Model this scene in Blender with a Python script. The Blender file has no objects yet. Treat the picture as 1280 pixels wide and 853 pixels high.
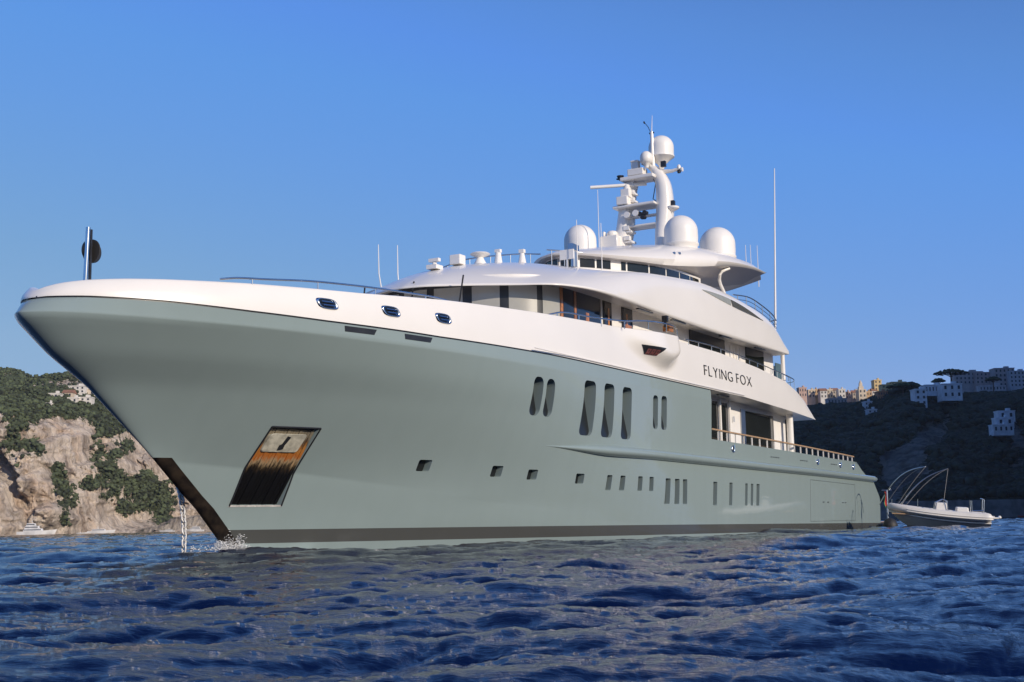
import bpy, bmesh, math, random
import numpy as np
from mathutils import Vector, Matrix, noise
from mathutils.bvhtree import BVHTree

random.seed(7); np.random.seed(11)
R = math.radians
scene = bpy.context.scene
COL = scene.collection

# ------------------------------------------------------------------ camera
camd = bpy.data.cameras.new('camera'); cam = bpy.data.objects.new('camera', camd); COL.objects.link(cam)
PITCH, ROLL = R(8.14), R(1.05)
Fv = Vector((0, math.cos(PITCH), math.sin(PITCH))); U0 = Vector((0, -math.sin(PITCH), math.cos(PITCH))); R0 = Vector((1, 0, 0))
Rv = R0*math.cos(ROLL) - U0*math.sin(ROLL); Uv = U0*math.cos(ROLL) + R0*math.sin(ROLL)
M = Matrix((Rv, Uv, -Fv)).transposed().to_4x4(); M.translation = Vector((0, 0, 0.80)); cam.matrix_world = M
camd.sensor_width = 36; camd.lens = 45; camd.clip_start = 0.1; camd.clip_end = 20000
scene.camera = cam

# ------------------------------------------------------------------ sky, sun, exposure
SUN_AZ = R(137)      # clockwise from the view direction (+Y)
SUN_EL = R(20)
world = bpy.data.worlds.new('World'); scene.world = world; world.use_nodes = True
wn = world.node_tree.nodes; wl = world.node_tree.links
for n in list(wn): wn.remove(n)
sky = wn.new('ShaderNodeTexSky'); sky.sky_type = 'NISHITA'; sky.sun_disc = False
sky.sun_elevation = SUN_EL; sky.sun_rotation = SUN_AZ
sky.altitude = 0; sky.air_density = 1.0; sky.dust_density = 0.35; sky.ozone_density = 3.0
bg = wn.new('ShaderNodeBackground'); bg.inputs['Strength'].default_value = 0.12
# deep blue of clear air: each channel of the sky is graded by a power curve (camera response)
ssep = wn.new('ShaderNodeSeparateColor'); scmb = wn.new('ShaderNodeCombineColor'); wl.new(sky.outputs[0], ssep.inputs[0])
SKYC = ([(0,0),(.6,.04),(1.15,.098),(1.41,.112),(3.5,.262),(8,.42),(12,.5)], [(0,0),(1.2,.11),(2.13,.27),(2.63,.319),(5.7,.44),(12,.55)], [(0,0),(2.3,.33),(3.7,.70),(4.1,.80),(5.2,.77),(6.7,.68),(12,.66)])
for ch, pts in enumerate(SKYC):
    dv = wn.new('ShaderNodeMath'); dv.operation = 'MULTIPLY'; dv.inputs[1].default_value = 1/12.; dv.use_clamp = True
    rp_ = wn.new('ShaderNodeValToRGB'); els = rp_.color_ramp.elements
    els[0].position = 0; els[0].color = (0, 0, 0, 1); els[1].position = 1; els[1].color = (pts[-1][1],)*3 + (1,)
    for x_, y_ in pts[1:-1]: e_ = els.new(x_/12.); e_.color = (y_, y_, y_, 1)
    ml = wn.new('ShaderNodeMath'); ml.operation = 'MULTIPLY'; ml.inputs[1].default_value = 1/.12
    wl.new(ssep.outputs[ch], dv.inputs[0]); wl.new(dv.outputs[0], rp_.inputs[0]); wl.new(rp_.outputs[0], ml.inputs[0]); wl.new(ml.outputs[0], scmb.inputs[ch])
wo = wn.new('ShaderNodeOutputWorld'); wl.new(scmb.outputs[0], bg.inputs[0]); wl.new(bg.outputs[0], wo.inputs[0])
sund = bpy.data.lights.new('sun', 'SUN'); sund.energy = 4.0; sund.angle = R(0.5); sund.color = (1.0, 0.87, 0.72)
sun = bpy.data.objects.new('sun', sund); COL.objects.link(sun)
sdir = Vector((math.sin(SUN_AZ)*math.cos(SUN_EL), math.cos(SUN_AZ)*math.cos(SUN_EL), math.sin(SUN_EL)))
sun.rotation_euler = sdir.to_track_quat('Z', 'Y').to_euler()
scene.view_settings.view_transform = 'Standard'; scene.view_settings.look = 'None'
scene.view_settings.exposure = 0.0; scene.view_settings.gamma = 1.0
scene.view_settings.use_curve_mapping = False
scene.cycles.max_bounces = 8; scene.cycles.volume_bounces = 0; scene.cycles.caustics_reflective = False

# ------------------------------------------------------------------ helpers
def tag(o, label=None, cat=None, group=None, kind=None):
    if label: o['label'] = label
    if cat: o['category'] = cat
    if group: o['group'] = group
    if kind: o['kind'] = kind
    return o
def empty(name, loc, rz=0, label=None, cat=None, group=None, kind=None):
    o = bpy.data.objects.new(name, None); COL.objects.link(o); o.location = loc; o.rotation_euler = (0, 0, rz)
    return tag(o, label, cat, group, kind)
def node_mat(name, base=(.8,.8,.8), rough=.5, metal=0., coat=0., spec=.5, ior=1.5):
    m = bpy.data.materials.new(name); m.use_nodes = True
    b = m.node_tree.nodes['Principled BSDF']
    b.inputs['Base Color'].default_value = (*base, 1); b.inputs['Roughness'].default_value = rough
    b.inputs['Metallic'].default_value = metal; b.inputs['Coat Weight'].default_value = coat
    b.inputs['Coat Roughness'].default_value = .04
    b.inputs['Specular IOR Level'].default_value = spec; b.inputs['IOR'].default_value = ior
    return m, m.node_tree.nodes, m.node_tree.links, b
def add_noise(m, N, L, b, c1, c2, scale=4., detail=5., coord='Object', bump=0., bdist=.02, stretch=(1,1,1)):
    tc = N.new('ShaderNodeTexCoord'); mp = N.new('ShaderNodeMapping'); mp.inputs['Scale'].default_value = stretch
    nz = N.new('ShaderNodeTexNoise'); nz.inputs['Scale'].default_value = scale; nz.inputs['Detail'].default_value = detail
    rp = N.new('ShaderNodeValToRGB'); rp.color_ramp.elements[0].color = (*c1, 1); rp.color_ramp.elements[1].color = (*c2, 1)
    rp.color_ramp.elements[0].position = .35; rp.color_ramp.elements[1].position = .65
    L.new(tc.outputs[coord], mp.inputs[0]); L.new(mp.outputs[0], nz.inputs[0]); L.new(nz.outputs[0], rp.inputs[0])
    L.new(rp.outputs[0], b.inputs['Base Color'])
    if bump:
        bp = N.new('ShaderNodeBump'); bp.inputs['Strength'].default_value = bump; bp.inputs['Distance'].default_value = bdist
        L.new(nz.outputs[0], bp.inputs['Height']); L.new(bp.outputs[0], b.inputs['Normal'])
def simple(name, base, rough=.5, metal=0., coat=0., var=.06, scale=3., bump=0.):
    m, N, L, b = node_mat(name, base, rough, metal, coat)
    c1 = tuple(c*(1-var) for c in base); c2 = tuple(min(1, c*(1+var)) for c in base)
    add_noise(m, N, L, b, c1, c2, scale, bump=bump)
    return m
MAT = {}
MAT['white'] = simple('white_paint', (.80,.77,.72), .28, 0, .35, .015, .6)
MAT['white_matt'] = simple('white_matt', (.77,.745,.70), .5, 0, 0, .03, 2)
MAT['dome'] = simple('dome_plastic', (.80,.775,.73), .42, 0, .1, .02, 1)
MAT['soffit'] = simple('soffit_white_dimmed', (.62,.59,.57), .35, 0, .2, .02, 1)  # white underside toned down, its shade put into the colour
MAT['soffit_shaded'] = simple('soffit_white_shaded', (.42,.39,.37), .4, 0, .2, .02, 1)  # same white, darker still: shade under the hardtop painted in
MAT['chrome'] = simple('polished_steel', (.62,.64,.66), .12, 1., 0, .04, 2)
MAT['steel'] = simple('brushed_steel', (.5,.52,.54), .3, 1., 0, .05, 4)
MAT['dark'] = simple('dark_fitting', (.02,.021,.024), .35, 0, 0, .2, 3)
MAT['glass'] = simple('dark_glass', (.012,.014,.016), .06, 0, .3, .1, 1)
MAT['hullglass'] = simple('deadlight_glass', (.012,.014,.016), .35)
MAT['blind'] = simple('window_with_blind', (.36,.35,.31), .3, 0, .8, .08, .7)
MAT['wood'] = simple('varnished_wood', (.38,.15,.04), .3, 0, .6, .3, 5)
MAT['teak'] = simple('teak_cap', (.42,.27,.15), .45, 0, .2, .2, 6)
MAT['rope'] = simple('grey_line', (.35,.34,.32), .8)
MAT['black_rubber'] = simple('black_rubber', (.018,.018,.02), .6)
MAT['galv'] = simple('galvanised_chain', (.62,.6,.56), .5, .3, 0, .2, 9)
MAT['redm'] = simple('red_cloth', (.55,.03,.025), .7)
MAT['greenm'] = simple('green_cloth', (.03,.25,.08), .7)
MAT['text'] = simple('raised_letter_metal', (.022,.024,.03), .3, .4, 0, .1, 3)

def mesh_obj(name, verts, faces, mat=None, parent=None, smooth=True, angle=None, mats=None, midx=None):
    me = bpy.data.meshes.new(name); me.from_pydata([tuple(map(float, v)) for v in verts], [], faces)
    if mats:
        for x in mats: me.materials.append(x)
        if midx is not None: me.polygons.foreach_set('material_index', midx)
    elif mat: me.materials.append(MAT[mat] if isinstance(mat, str) else mat)
    if smooth: me.polygons.foreach_set('use_smooth', [True]*len(me.polygons))
    if angle: me.set_sharp_from_angle(angle=R(angle))
    me.update()
    o = bpy.data.objects.new(name, me); COL.objects.link(o)
    if parent: o.parent = parent
    return o
def clean(me, dist=1e-4):
    bm = bmesh.new(); bm.from_mesh(me); bmesh.ops.remove_doubles(bm, verts=bm.verts, dist=dist)
    bmesh.ops.dissolve_degenerate(bm, edges=bm.edges, dist=1e-5)
    bmesh.ops.recalc_face_normals(bm, faces=bm.faces); bm.to_mesh(me); bm.free()
class G:
    """collects shapes into one mesh"""
    def __init__(s): s.v = []; s.f = []; s.mi = []
    def add(s, v, f, mi=0):
        k = len(s.v); s.v += [tuple(x) for x in v]; s.f += [tuple(i+k for i in q) for q in f]; s.mi += [mi]*len(f); return s
    def box(s, c, d, rz=0, mi=0, taper=1., rx=0):
        x, y, z = d[0]/2, d[1]/2, d[2]/2; V = []
        for k, t in ((-1, 1), (1, taper)):
            for a, b in ((-1,-1),(1,-1),(1,1),(-1,1)):
                p = Vector((a*x*t, b*y*t, k*z))
                if rx: p.rotate(Matrix.Rotation(rx, 3, 'X'))
                p.rotate(Matrix.Rotation(rz, 3, 'Z')); V.append(p + Vector(c))
        return s.add(V, [(3,2,1,0),(4,5,6,7),(0,1,5,4),(1,2,6,5),(2,3,7,6),(3,0,4,7)], mi)
    def tube(s, pts, r, n=8, mi=0, caps=True):
        pts = [Vector(p) for p in pts]
        rs = r if isinstance(r, (list, tuple)) else [r]*len(pts)
        V = []; F = []; up0 = None
        for i, p in enumerate(pts):
            d = (pts[min(i+1, len(pts)-1)] - pts[max(i-1, 0)]).normalized()
            ref = Vector((0,0,1)) if abs(d.z) < .95 else Vector((1,0,0))
            a = d.cross(ref).normalized()
            if up0 is not None and a.dot(up0) < 0: a = -a
            up0 = a; b = d.cross(a).normalized()
            for k in range(n):
                t = 2*math.pi*k/n; V.append(p + (a*math.cos(t) + b*math.sin(t))*rs[i])
        for i in range(len(pts)-1):
            for k in range(n):
                F.append((i*n+k, i*n+(k+1) % n, (i+1)*n+(k+1) % n, (i+1)*n+k))
        if caps: F.append(tuple(range(n))[::-1]); F.append(tuple((len(pts)-1)*n+k for k in range(n)))
        return s.add(V, F, mi)
    def lathe(s, c, prof, n=32, mi=0):
        V = []; F = []
        for r_, z in prof:
            for k in range(n):
                t = 2*math.pi*k/n; V.append((c[0]+r_*math.cos(t), c[1]+r_*math.sin(t), c[2]+z))
        m = len(prof)
        for i in range(m-1):
            for k in range(n): F.append((i*n+k, i*n+(k+1) % n, (i+1)*n+(k+1) % n, (i+1)*n+k))
        F.append(tuple(range(n))[::-1]); F.append(tuple((m-1)*n+k for k in range(n)))
        return s.add(V, F, mi)
    def build(s, name, mat, parent=None, smooth=True, angle=40, bevel=0, mats=None):
        o = mesh_obj(name, s.v, s.f, mat, parent, smooth, None, mats, s.mi if mats else None)
        clean(o.data)
        if smooth and angle: o.data.set_sharp_from_angle(angle=R(angle))
        if bevel:
            m = o.modifiers.new('bevel', 'BEVEL'); m.width = bevel; m.segments = 2; m.limit_method = 'ANGLE'
        return o
def grid_faces(nr, nc, closed=False):
    F = []
    for i in range(nr-1):
        for j in range(nc-1 + (1 if closed else 0)):
            F.append((i*nc+j, i*nc+(j+1) % nc, (i+1)*nc+(j+1) % nc, (i+1)*nc+j))
    return F
def itp(x, P):
    if x <= P[0][0]: return P[0][1]
    for (a, b), (c, d) in zip(P, P[1:]):
        if x <= c: return b + (d-b)*(x-a)/(c-a)
    return P[-1][1]
def catmull(P, n):
    """smooth resample of a polyline of tuples, n points evenly spread along it"""
    P = [Vector(p) for p in P]; D = [0.]
    for a, b in zip(P, P[1:]): D.append(D[-1] + (b-a).length)
    out = []
    for k in range(n):
        d = D[-1]*k/(n-1); i = 0
        while i < len(P)-2 and d > D[i+1]: i += 1
        t = (d-D[i])/max(1e-9, D[i+1]-D[i])
        p1, p2 = P[i], P[i+1]; h = D[i+1]-D[i]
        m1 = (P[i+1]-P[i-1])/(D[i+1]-D[i-1]) if i > 0 else (p2-p1)/h
        m2 = (P[i+2]-P[i])/(D[i+2]-D[i]) if i+2 < len(P) else (p2-p1)/h
        t2, t3 = t*t, t*t*t
        out.append(p1*(2*t3-3*t2+1) + m1*h*(t3-2*t2+t) + p2*(-2*t3+3*t2) + m2*h*(t3-t2))
    return out
def sm(x, a, b):
    t = max(0., min(1., (x-a)/(b-a))); return t*t*(3-2*t)

# ================================================================== SEA
def ocean_tile(N, Lm, peak, hs, wind, seed, choppy=1.0, expo=3.6, cut=.022, spread=4.0):
    rng = np.random.default_rng(seed)
    k1 = np.fft.fftfreq(N, Lm/N)*2*np.pi
    kx, ky = np.meshgrid(k1, k1, indexing='xy'); k = np.hypot(kx, ky); k[0,0] = 1e-6
    kp = 2*np.pi/peak
    S = np.exp(-1.1*(kp/k)**2)/k**expo
    c = (kx*wind[0]+ky*wind[1])/k
    S *= (0.08 + 0.92*np.abs(c)**spread); S[0,0] = 0; S *= np.exp(-(k*cut)**2)
    A = np.sqrt(S)*(rng.normal(size=(N,N)) + 1j*rng.normal(size=(N,N)))
    h = np.fft.ifft2(A).real; sc = hs/4/h.std(); A *= sc; h *= sc
    dx = np.fft.ifft2(-1j*A*kx/k).real*choppy; dy = np.fft.ifft2(-1j*A*ky/k).real*choppy
    return h, dx, dy
def sample(t, x, y, Lm):
    N = t.shape[0]; u = (x/Lm % 1)*N; v = (y/Lm % 1)*N
    i = np.floor(u).astype(int); j = np.floor(v).astype(int); fu = u-i; fv = v-j
    i %= N; j %= N; i2 = (i+1) % N; j2 = (j+1) % N
    return (t[j,i]*(1-fu)+t[j,i2]*fu)*(1-fv) + (t[j2,i]*(1-fu)+t[j2,i2]*fu)*fv
def build_sea():
    r = [2.2]
    while r[-1] < 6000: r.append(r[-1]*1.0062 if r[-1] < 900 else r[-1]*1.03)
    r = np.array(r)
    a = np.concatenate([np.arange(-180, -27, 3.), np.arange(-27, 27, .05), np.arange(27, 180, 3.)])
    a = np.radians(a)
    AA, RR = np.meshgrid(a, r, indexing='xy')
    X = np.sin(AA)*RR; Y = np.cos(AA)*RR
    Lt = 61.; t1 = ocean_tile(1024, Lt, 5.6, .265, (.30, -.95), 5, 1.75, 3.9, .03)
    Ls = 13.; t3 = ocean_tile(1024, Ls, 1.15, .050, (.45, -.89), 21, 1.0, 3.5, .006, 2.2)
    Lb = 173.; t2 = ocean_tile(512, Lb, 9.5, .21, (.35, -.94), 9, 1.5, 4.2, .05, 3.0)
    c, s_ = math.cos(.4), math.sin(.4)
    X2 = X*c - Y*s_; Y2 = X*s_ + Y*c
    h = sample(t1[0], X, Y, Lt) + sample(t2[0], X2, Y2, Lb)
    c3, s3 = math.cos(-.25), math.sin(-.25); X3 = X*c3 - Y*s3; Y3 = X*s3 + Y*c3; f3 = np.clip(1.3 - RR/90., 0, 1)
    # ripples gather in patches, as gusts leave them
    f3 = f3*np.clip(1.0 + 4.5*sample(t2[0], X*1.7, Y*1.7, Lb), .45, 1.6)
    h = h + sample(t3[0], X3, Y3, Ls)*f3
    dx2 = sample(t2[1], X2, Y2, Lb); dy2 = sample(t2[2], X2, Y2, Lb)
    dx = dx2*c + dy2*s_ + sample(t1[1], X, Y, Lt) + sample(t3[1], X3, Y3, Ls)*f3; dy = -dx2*s_ + dy2*c + sample(t1[2], X, Y, Lt) + sample(t3[2], X3, Y3, Ls)*f3
    fade = np.clip(1.15 - RR/900., .25, 1)*np.clip((RR-1)/4., .2, 1)
    Z = h*fade; Xd = X + dx*fade; Yd = Y + dy*fade
    V = np.stack([Xd, Yd, Z], -1).reshape(-1, 3)
    nr, nc = RR.shape
    idx = np.arange(nr*nc).reshape(nr, nc)
    q = np.stack([idx[:-1, :], np.roll(idx, -1, 1)[:-1, :], np.roll(idx, -1, 1)[1:, :], idx[1:, :]], -1).reshape(-1, 4)
    q = q[:, ::-1]
    me = bpy.data.meshes.new('sea')
    cv = np.array([[0, 0, -.05]]); V = np.concatenate([V, cv])
    tri = np.stack([idx[0, :], np.full(nc, nr*nc), np.roll(idx[0, :], -1)], -1)[:, ::-1]
    nv = len(V); nq = len(q); nt = len(tri)
    me.vertices.add(nv); me.vertices.foreach_set('co', V.ravel())
    me.loops.add(nq*4+nt*3); me.loops.foreach_set('vertex_index', np.concatenate([q.ravel(), tri.ravel()]).astype(np.int32))
    me.polygons.add(nq+nt)
    me.polygons.foreach_set('loop_start', np.concatenate([np.arange(nq)*4, nq*4+np.arange(nt)*3]).astype(np.int32))
    me.polygons.foreach_set('use_smooth', [True]*(nq+nt)); me.update(calc_edges=True)
    o = bpy.data.objects.new('sea', me); COL.objects.link(o); tag(o, kind='structure')
    m, N, L, b = node_mat('sea_water', (.001,.0055,.034), .035, 0, 0, .32, 1.33)
    tc = N.new('ShaderNodeTexCoord')
    mp = N.new('ShaderNodeMapping'); mp.inputs['Scale'].default_value = (.75, 1.7, 1); mp.inputs['Rotation'].default_value = (0, 0, .15)
    n1 = N.new('ShaderNodeTexNoise'); n1.inputs['Scale'].default_value = 9.0; n1.inputs['Detail'].default_value = 7; n1.inputs['Roughness'].default_value = .62
    n1.inputs['Distortion'].default_value = .6
    n2 = N.new('ShaderNodeTexNoise'); n2.inputs['Scale'].default_value = 1.5; n2.inputs['Detail'].default_value = 4
    b1 = N.new('ShaderNodeBump'); b1.inputs['Strength'].default_value = 1.; b1.inputs['Distance'].default_value = .009
    b2 = N.new('ShaderNodeBump'); b2.inputs['Strength'].default_value = 1.; b2.inputs['Distance'].default_value = .025
    L.new(tc.outputs['Object'], mp.inputs[0]); L.new(mp.outputs[0], n1.inputs[0]); L.new(mp.outputs[0], n2.inputs[0])
    L.new(n1.outputs[0], b1.inputs['Height']); L.new(n2.outputs[0], b2.inputs['Height'])
    L.new(b2.outputs[0], b1.inputs['Normal']); L.new(b1.outputs[0], b.inputs['Normal'])
    me.materials.append(m)
    return o
build_sea()

# ================================================================== YACHT
TH = R(29.65)
ux, uy = math.sin(TH), math.cos(TH)
YT = Vector((-13.8, 35.4, -.12))
yacht = empty('superyacht', YT, math.atan2(-uy, -ux), 'large motor yacht with grey-green hull and white superstructure lying at anchor, bow to the left', 'yacht')
def B(s, b, z): return (-s, b, z)          # metres aft of the bow, to port, up
STEM = [(-1.5,9.6),(0.19,8.56),(1.75,6.93),(2.0,6.55),(3.18,5.14),(5.25,2.52),(6.04,1.18),(6.99,.0),(7.2,.0),(7.6,.05)]
ZL = [(5,3.1),(10,2.75),(15,2.25),(20,1.65),(26,1.0),(32,.7),(80,.7)]
ZK = [(-.3,6.99),(-.1,7.08),(.5,7.09),(2,7.05),(4,7.01),(5.4,7.0),(8,6.96),(9.5,6.91),(13,6.91),(30,6.94),(80,6.9)]
ZJ = [(0,7.32),(.14,7.44),(.5,7.49),(1.2,7.51),(3,7.49),(5.4,7.42),(8,7.38),(11.3,7.38),(13,7.37),(20,7.44),(42,7.44),(50.6,7.22),(55.6,7.04),(60,7.0)]
def shape(t, p, q):
    t = max(0, min(1, t)); return (1-(1-t)**p)**q
def stern(s): return 1.0 if s < 42 else 1-.10*((s-42)/28)**2
def plan(s, s0, L, p, q, Bm): return Bm*shape((s-s0)/L, p, q)*stern(s)
def bhull(s, z):
    b0 = bhull0(s, z); s0 = itp(z, STEM) if z < 6.99 else .0
    r_ = .10*sm(z, 3.3, 4.8)*(1-sm(z, 6.4, 7.0)) + .02; d = max(0, s-s0)
    return math.sqrt(b0*b0 + 2*r_*d*math.exp(-d/.7)) if d < 6 and b0 > 0 else b0
def bhull0(s, z):
    zl = itp(s, ZL); zk = itp(s, ZK)
    if z <= zl:
        v = (z+1.5)/(zl+1.5); return plan(s, itp(z, STEM), 30-2*v, 2.0, 1, 5.6+.45*min(1, v*1.3))
    v = min(1, (z-zl)/(zk-zl)); s0 = itp(z, STEM) if z < 7 else .0
    am = itp(s, [(5,0),(6.5,.06),(9,.05),(12,-.14),(16,-.30),(22,-.26),(28,0)])
    return am*4.2*v*(1-v)**3 + ((1-v)*6.05*shape((s-s0)/(28-4*v), 2.0, 1) + v*6.3*shape((s-s0)/(28-4*v), 2.3, .67))*stern(s)
SEND = [(-1.5,73.6),(.3,74.2),(2.35,74.2),(3.7,71.6),(4.0,68.9),(4.85,66.2),(7.5,62)]

def hull_mesh():
    # rows by level; each row starts on the stem and ends on the stern profile
    rows = []
    NA, NB, NC, NCOL = 10, 22, 4, 210
    def mk(zf, smooth0):
        s0 = smooth0
        z0 = zf(s0); s1 = itp(zf(70), SEND); row = []
        for j in range(NCOL):
            t = j/(NCOL-1); tt = t**1.55
            s = s0 + (s1-s0)*tt; z = zf(s)
            b = bhull(s, z) if j else 0.0
            row.append((s, b, z))
        return row
    def stem_s(zf):
        s = 3.
        for _ in range(60): s = .5*s + .5*itp(zf(s), STEM)
        return s
    for v in [i/NA for i in range(NA)]+[.985]:
        zf = None; zf = lambda s, v=v: -1.5 + (itp(s, ZL)+1.5)*v
        rows.append(mk(zf, stem_s(zf)))
    for v in [0., .012]+[i/(NB-1) for i in range(1, NB-1)]+[.990,1.0]:
        zf = lambda s, v=v: itp(s, ZL) + (itp(s, ZK)-itp(s, ZL))*v
        rows.append(mk(zf, stem_s(zf)))
    for v in (.09,.36,.68,1.0):
        zf = lambda s, v=v: itp(s, ZK) + (itp(s, ZJ)-itp(s, ZK))*v
        # light band above the knuckle: nearly upright, drawn in a touch
        s0 = .36*v; s1 = itp(zf(70), SEND); row = []
        for j in range(NCOL):
            tt = (j/(NCOL-1))**1.55; s = s0 + (s1-s0)*tt
            row.append((s, 0. if j == 0 else plan(s, s0, 24, 2.3, .67-.07*v, 6.3)*(1-.004*v), zf(s)))
        rows.append(row)
    return rows
def closed_from_rows(rows, name, mat, parent):
    nr, nc = len(rows), len(rows[0])
    V = [B(*p) for r_ in rows for p in r_] + [B(p[0], -p[1], p[2]) for r_ in rows for p in r_]
    F = []; K = nr*nc
    for i in range(nr-1):
        for j in range(nc-1):
            a, b_, c, d = i*nc+j, i*nc+j+1, (i+1)*nc+j+1, (i+1)*nc+j
            F.append((a, b_, c, d)); F.append((d+K, c+K, b_+K, a+K))
    for j in range(nc-1):
        F.append((j, j+K, j+1+K, j+1)); t = (nr-1)*nc
        F.append((t+j, t+j+1, t+j+1+K, t+j+K))
    for i in range(nr-1):
        a = i*nc+nc-1; b_ = (i+1)*nc+nc-1; F.append((a, a+K, b_+K, b_))
    o = mesh_obj(name, V, F, mat, parent); clean(o.data, 1e-4)
    return o
def hull_material():
    m, N, L, b = node_mat('hull_paint', (.2,.25,.245), .12, 0, 0., .36)
    tc = N.new('ShaderNodeTexCoord'); sx = N.new('ShaderNodeSeparateXYZ'); L.new(tc.outputs['Object'], sx.inputs[0])
    # stripe height falls slightly towards the stern (x = -s)
    ln = N.new('ShaderNodeMath'); ln.operation = 'MULTIPLY_ADD'; ln.inputs[1].default_value = -.0058; ln.inputs[2].default_value = 0
    L.new(sx.outputs[0], ln.inputs[0])
    zz = N.new('ShaderNodeMath'); zz.operation = 'SUBTRACT'; L.new(sx.outputs[2], zz.inputs[0])
    ng = N.new('ShaderNodeMath'); ng.operation = 'MULTIPLY'; ng.inputs[1].default_value = -1; L.new(ln.outputs[0], ng.inputs[0])
    L.new(ng.outputs[0], zz.inputs[1])          # z - .0058*x = z + .0058*s
    rp = N.new('ShaderNodeValToRGB'); cr = rp.color_ramp; cr.interpolation = 'CONSTANT'
    mr = N.new('ShaderNodeMapRange'); mr.inputs['From Min'].default_value = 0; mr.inputs['From Max'].default_value = 2
    L.new(zz.outputs[0], mr.inputs[0]); L.new(mr.outputs[0], rp.inputs[0])
    nz = N.new('ShaderNodeTexNoise'); nz.inputs['Scale'].default_value = 1.2; nz.inputs['Detail'].default_value = 6
    mp = N.new('ShaderNodeMapping'); mp.inputs['Scale'].default_value = (1.6, 1, .12)
    L.new(tc.outputs['Object'], mp.inputs[0]); L.new(mp.outputs[0], nz.inputs[0])
    gm = N.new('ShaderNodeMixRGB'); gm.inputs[1].default_value = (.232,.294,.292,1); gm.inputs[2].default_value = (.252,.316,.315,1); L.new(nz.outputs[0], gm.inputs[0])
    cr.elements[0].position = 0; cr.elements[0].color = (.012,.012,.012,1)
    cr.elements[1].position = .10; cr.elements[1].color = (1,1,1,1)
    e = cr.elements.new(.245); e.color = (.3,.25,.24,1)
    e = cr.elements.new(.47); e.color = (1,1,1,1)
    mx = N.new('ShaderNodeMixRGB'); mx.blend_type = 'MULTIPLY'; mx.inputs[0].default_value = 1
    L.new(gm.outputs[0], mx.inputs[1]); L.new(rp.outputs[0], mx.inputs[2]); L.new(mx.outputs[0], b.inputs['Base Color'])
    nb = N.new('ShaderNodeTexNoise'); nb.inputs['Scale'].default_value = .55; nb.inputs['Detail'].default_value = 2; L.new(tc.outputs['Object'], nb.inputs[0])
    bb = N.new('ShaderNodeBump'); bb.inputs['Strength'].default_value = .5; bb.inputs['Distance'].default_value = .02; L.new(nb.outputs[0], bb.inputs['Height']); L.new(bb.outputs[0], b.inputs['Normal']); L.new(bb.outputs[0], b.inputs['Coat Normal'])
    rr = N.new('ShaderNodeMapRange'); rr.inputs['To Min'].default_value = .05; rr.inputs['To Max'].default_value = .09
    L.new(nz.outputs[0], rr.inputs[0]); L.new(rr.outputs[0], b.inputs['Roughness'])
    return m
MAT['hull'] = hull_material()
hull = closed_from_rows(hull_mesh(), 'hull', 'hull', yacht)
hull_bvh_mesh = hull.data.copy()
def bvh_of(me): 
    return BVHTree.FromPolygons([v.co.copy() for v in me.vertices], [tuple(p.vertices) for p in me.polygons])
HB = bvh_of(hull_bvh_mesh)

def rounded(s1, s2, z1, z2, r, slant=0., n=5):
    """outline in the side plane; slant moves the foot aft"""
    pts = []
    for cx, cz, a0 in ((s2-r, z2-r, 0), (s1+r, z2-r, 90), (s1+r, z1+r, 180), (s2-r, z1+r, 270)):
        for k in range(n+1):
            a = R(a0+90*k/n); s = cx+r*math.cos(a); z = cz+r*math.sin(a)
            pts.append((s + slant*(z2-z)/(z2-z1), z))
    return pts
def prism(pts, b0, b1):
    """outline extruded across the beam between b0 and b1 (numbers or functions of s,z)"""
    f0 = b0 if callable(b0) else (lambda s, z: b0); f1 = b1 if callable(b1) else (lambda s, z: b1)
    n = len(pts)
    V = [B(s, f0(s, z), z) for s, z in pts] + [B(s, f1(s, z), z) for s, z in pts]
    F = [tuple(range(n)), tuple(range(n, 2*n))[::-1]] + [(i, (i+1) % n, n+(i+1) % n, n+i) for i in range(n)]
    return V, F
WIN = []    # outline, recess depth at top / bottom, is slit
for s1, s2, z1, z2, sl in ((18.90,19.58,5.07,6.53,.22),(19.82,20.44,5.07,6.52,.2)): WIN.append((rounded(s1,s2,z1,z2,.26,sl),.62,'tall'))
for s1, s2, z1, z2, sl in ((22.84,23.87,4.48,6.72,.03),(24.68,25.66,4.48,6.75,-.06),(26.50,27.46,4.48,6.75,-.1)): WIN.append((rounded(s1,s2,z1,z2,.24,sl),.70,'tall'))
for s1, s2, z1, z2, sl in ((29.78,30.34,5.10,6.64,-.03),(30.74,31.38,5.11,6.68,-.04)): WIN.append((rounded(s1,s2,z1,z2,.2,sl),.5,'tall'))
for s1, s2, z1, z2 in ((14.6,15.2,2.88,3.28),(18.27,18.85,2.73,3.14),(20.34,20.92,2.65,3.04),(23.45,24.02,2.53,2.94)): WIN.append((rounded(s1,s2,z1,z2,.06,.06),.30,'sq'))
for s1, s2 in ((25.74,26.14),(26.82,27.24),(28.40,28.82),(29.52,29.94)): WIN.append((rounded(s1,s2,2.28,2.92,.05,.05),.26,'sq'))
for s1, s2 in ((31.27,31.83),(32.36,32.92),(33.34,33.88)): WIN.append((rounded(s1,s2,1.71,2.89,.05,-.02),.26,'sq'))
for s1, s2 in ((37.35,37.9),(39.66,40.12),(42.08,42.46),(42.98,43.36),(43.9,44.4)): WIN.append((rounded(s1,s2,1.67,2.85,.05,-.08),.24,'sq'))
cut = G()
for o_, d_, k_ in WIN:
    cz = [z for s, z in o_]; z1, z2 = min(cz), max(cz)
    if k_ == 'tall':
        v, f = prism(o_, lambda s, z: bhull(s, z)-(.12+(d_-.12)*(z-z1)/(z2-z1)), lambda s, z: bhull(s, z)+.5)
    else:
        v, f = prism(o_, lambda s, z: bhull(s, z)-d_, lambda s, z: bhull(s, z)+.5)
    cut.add(v, f)
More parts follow.
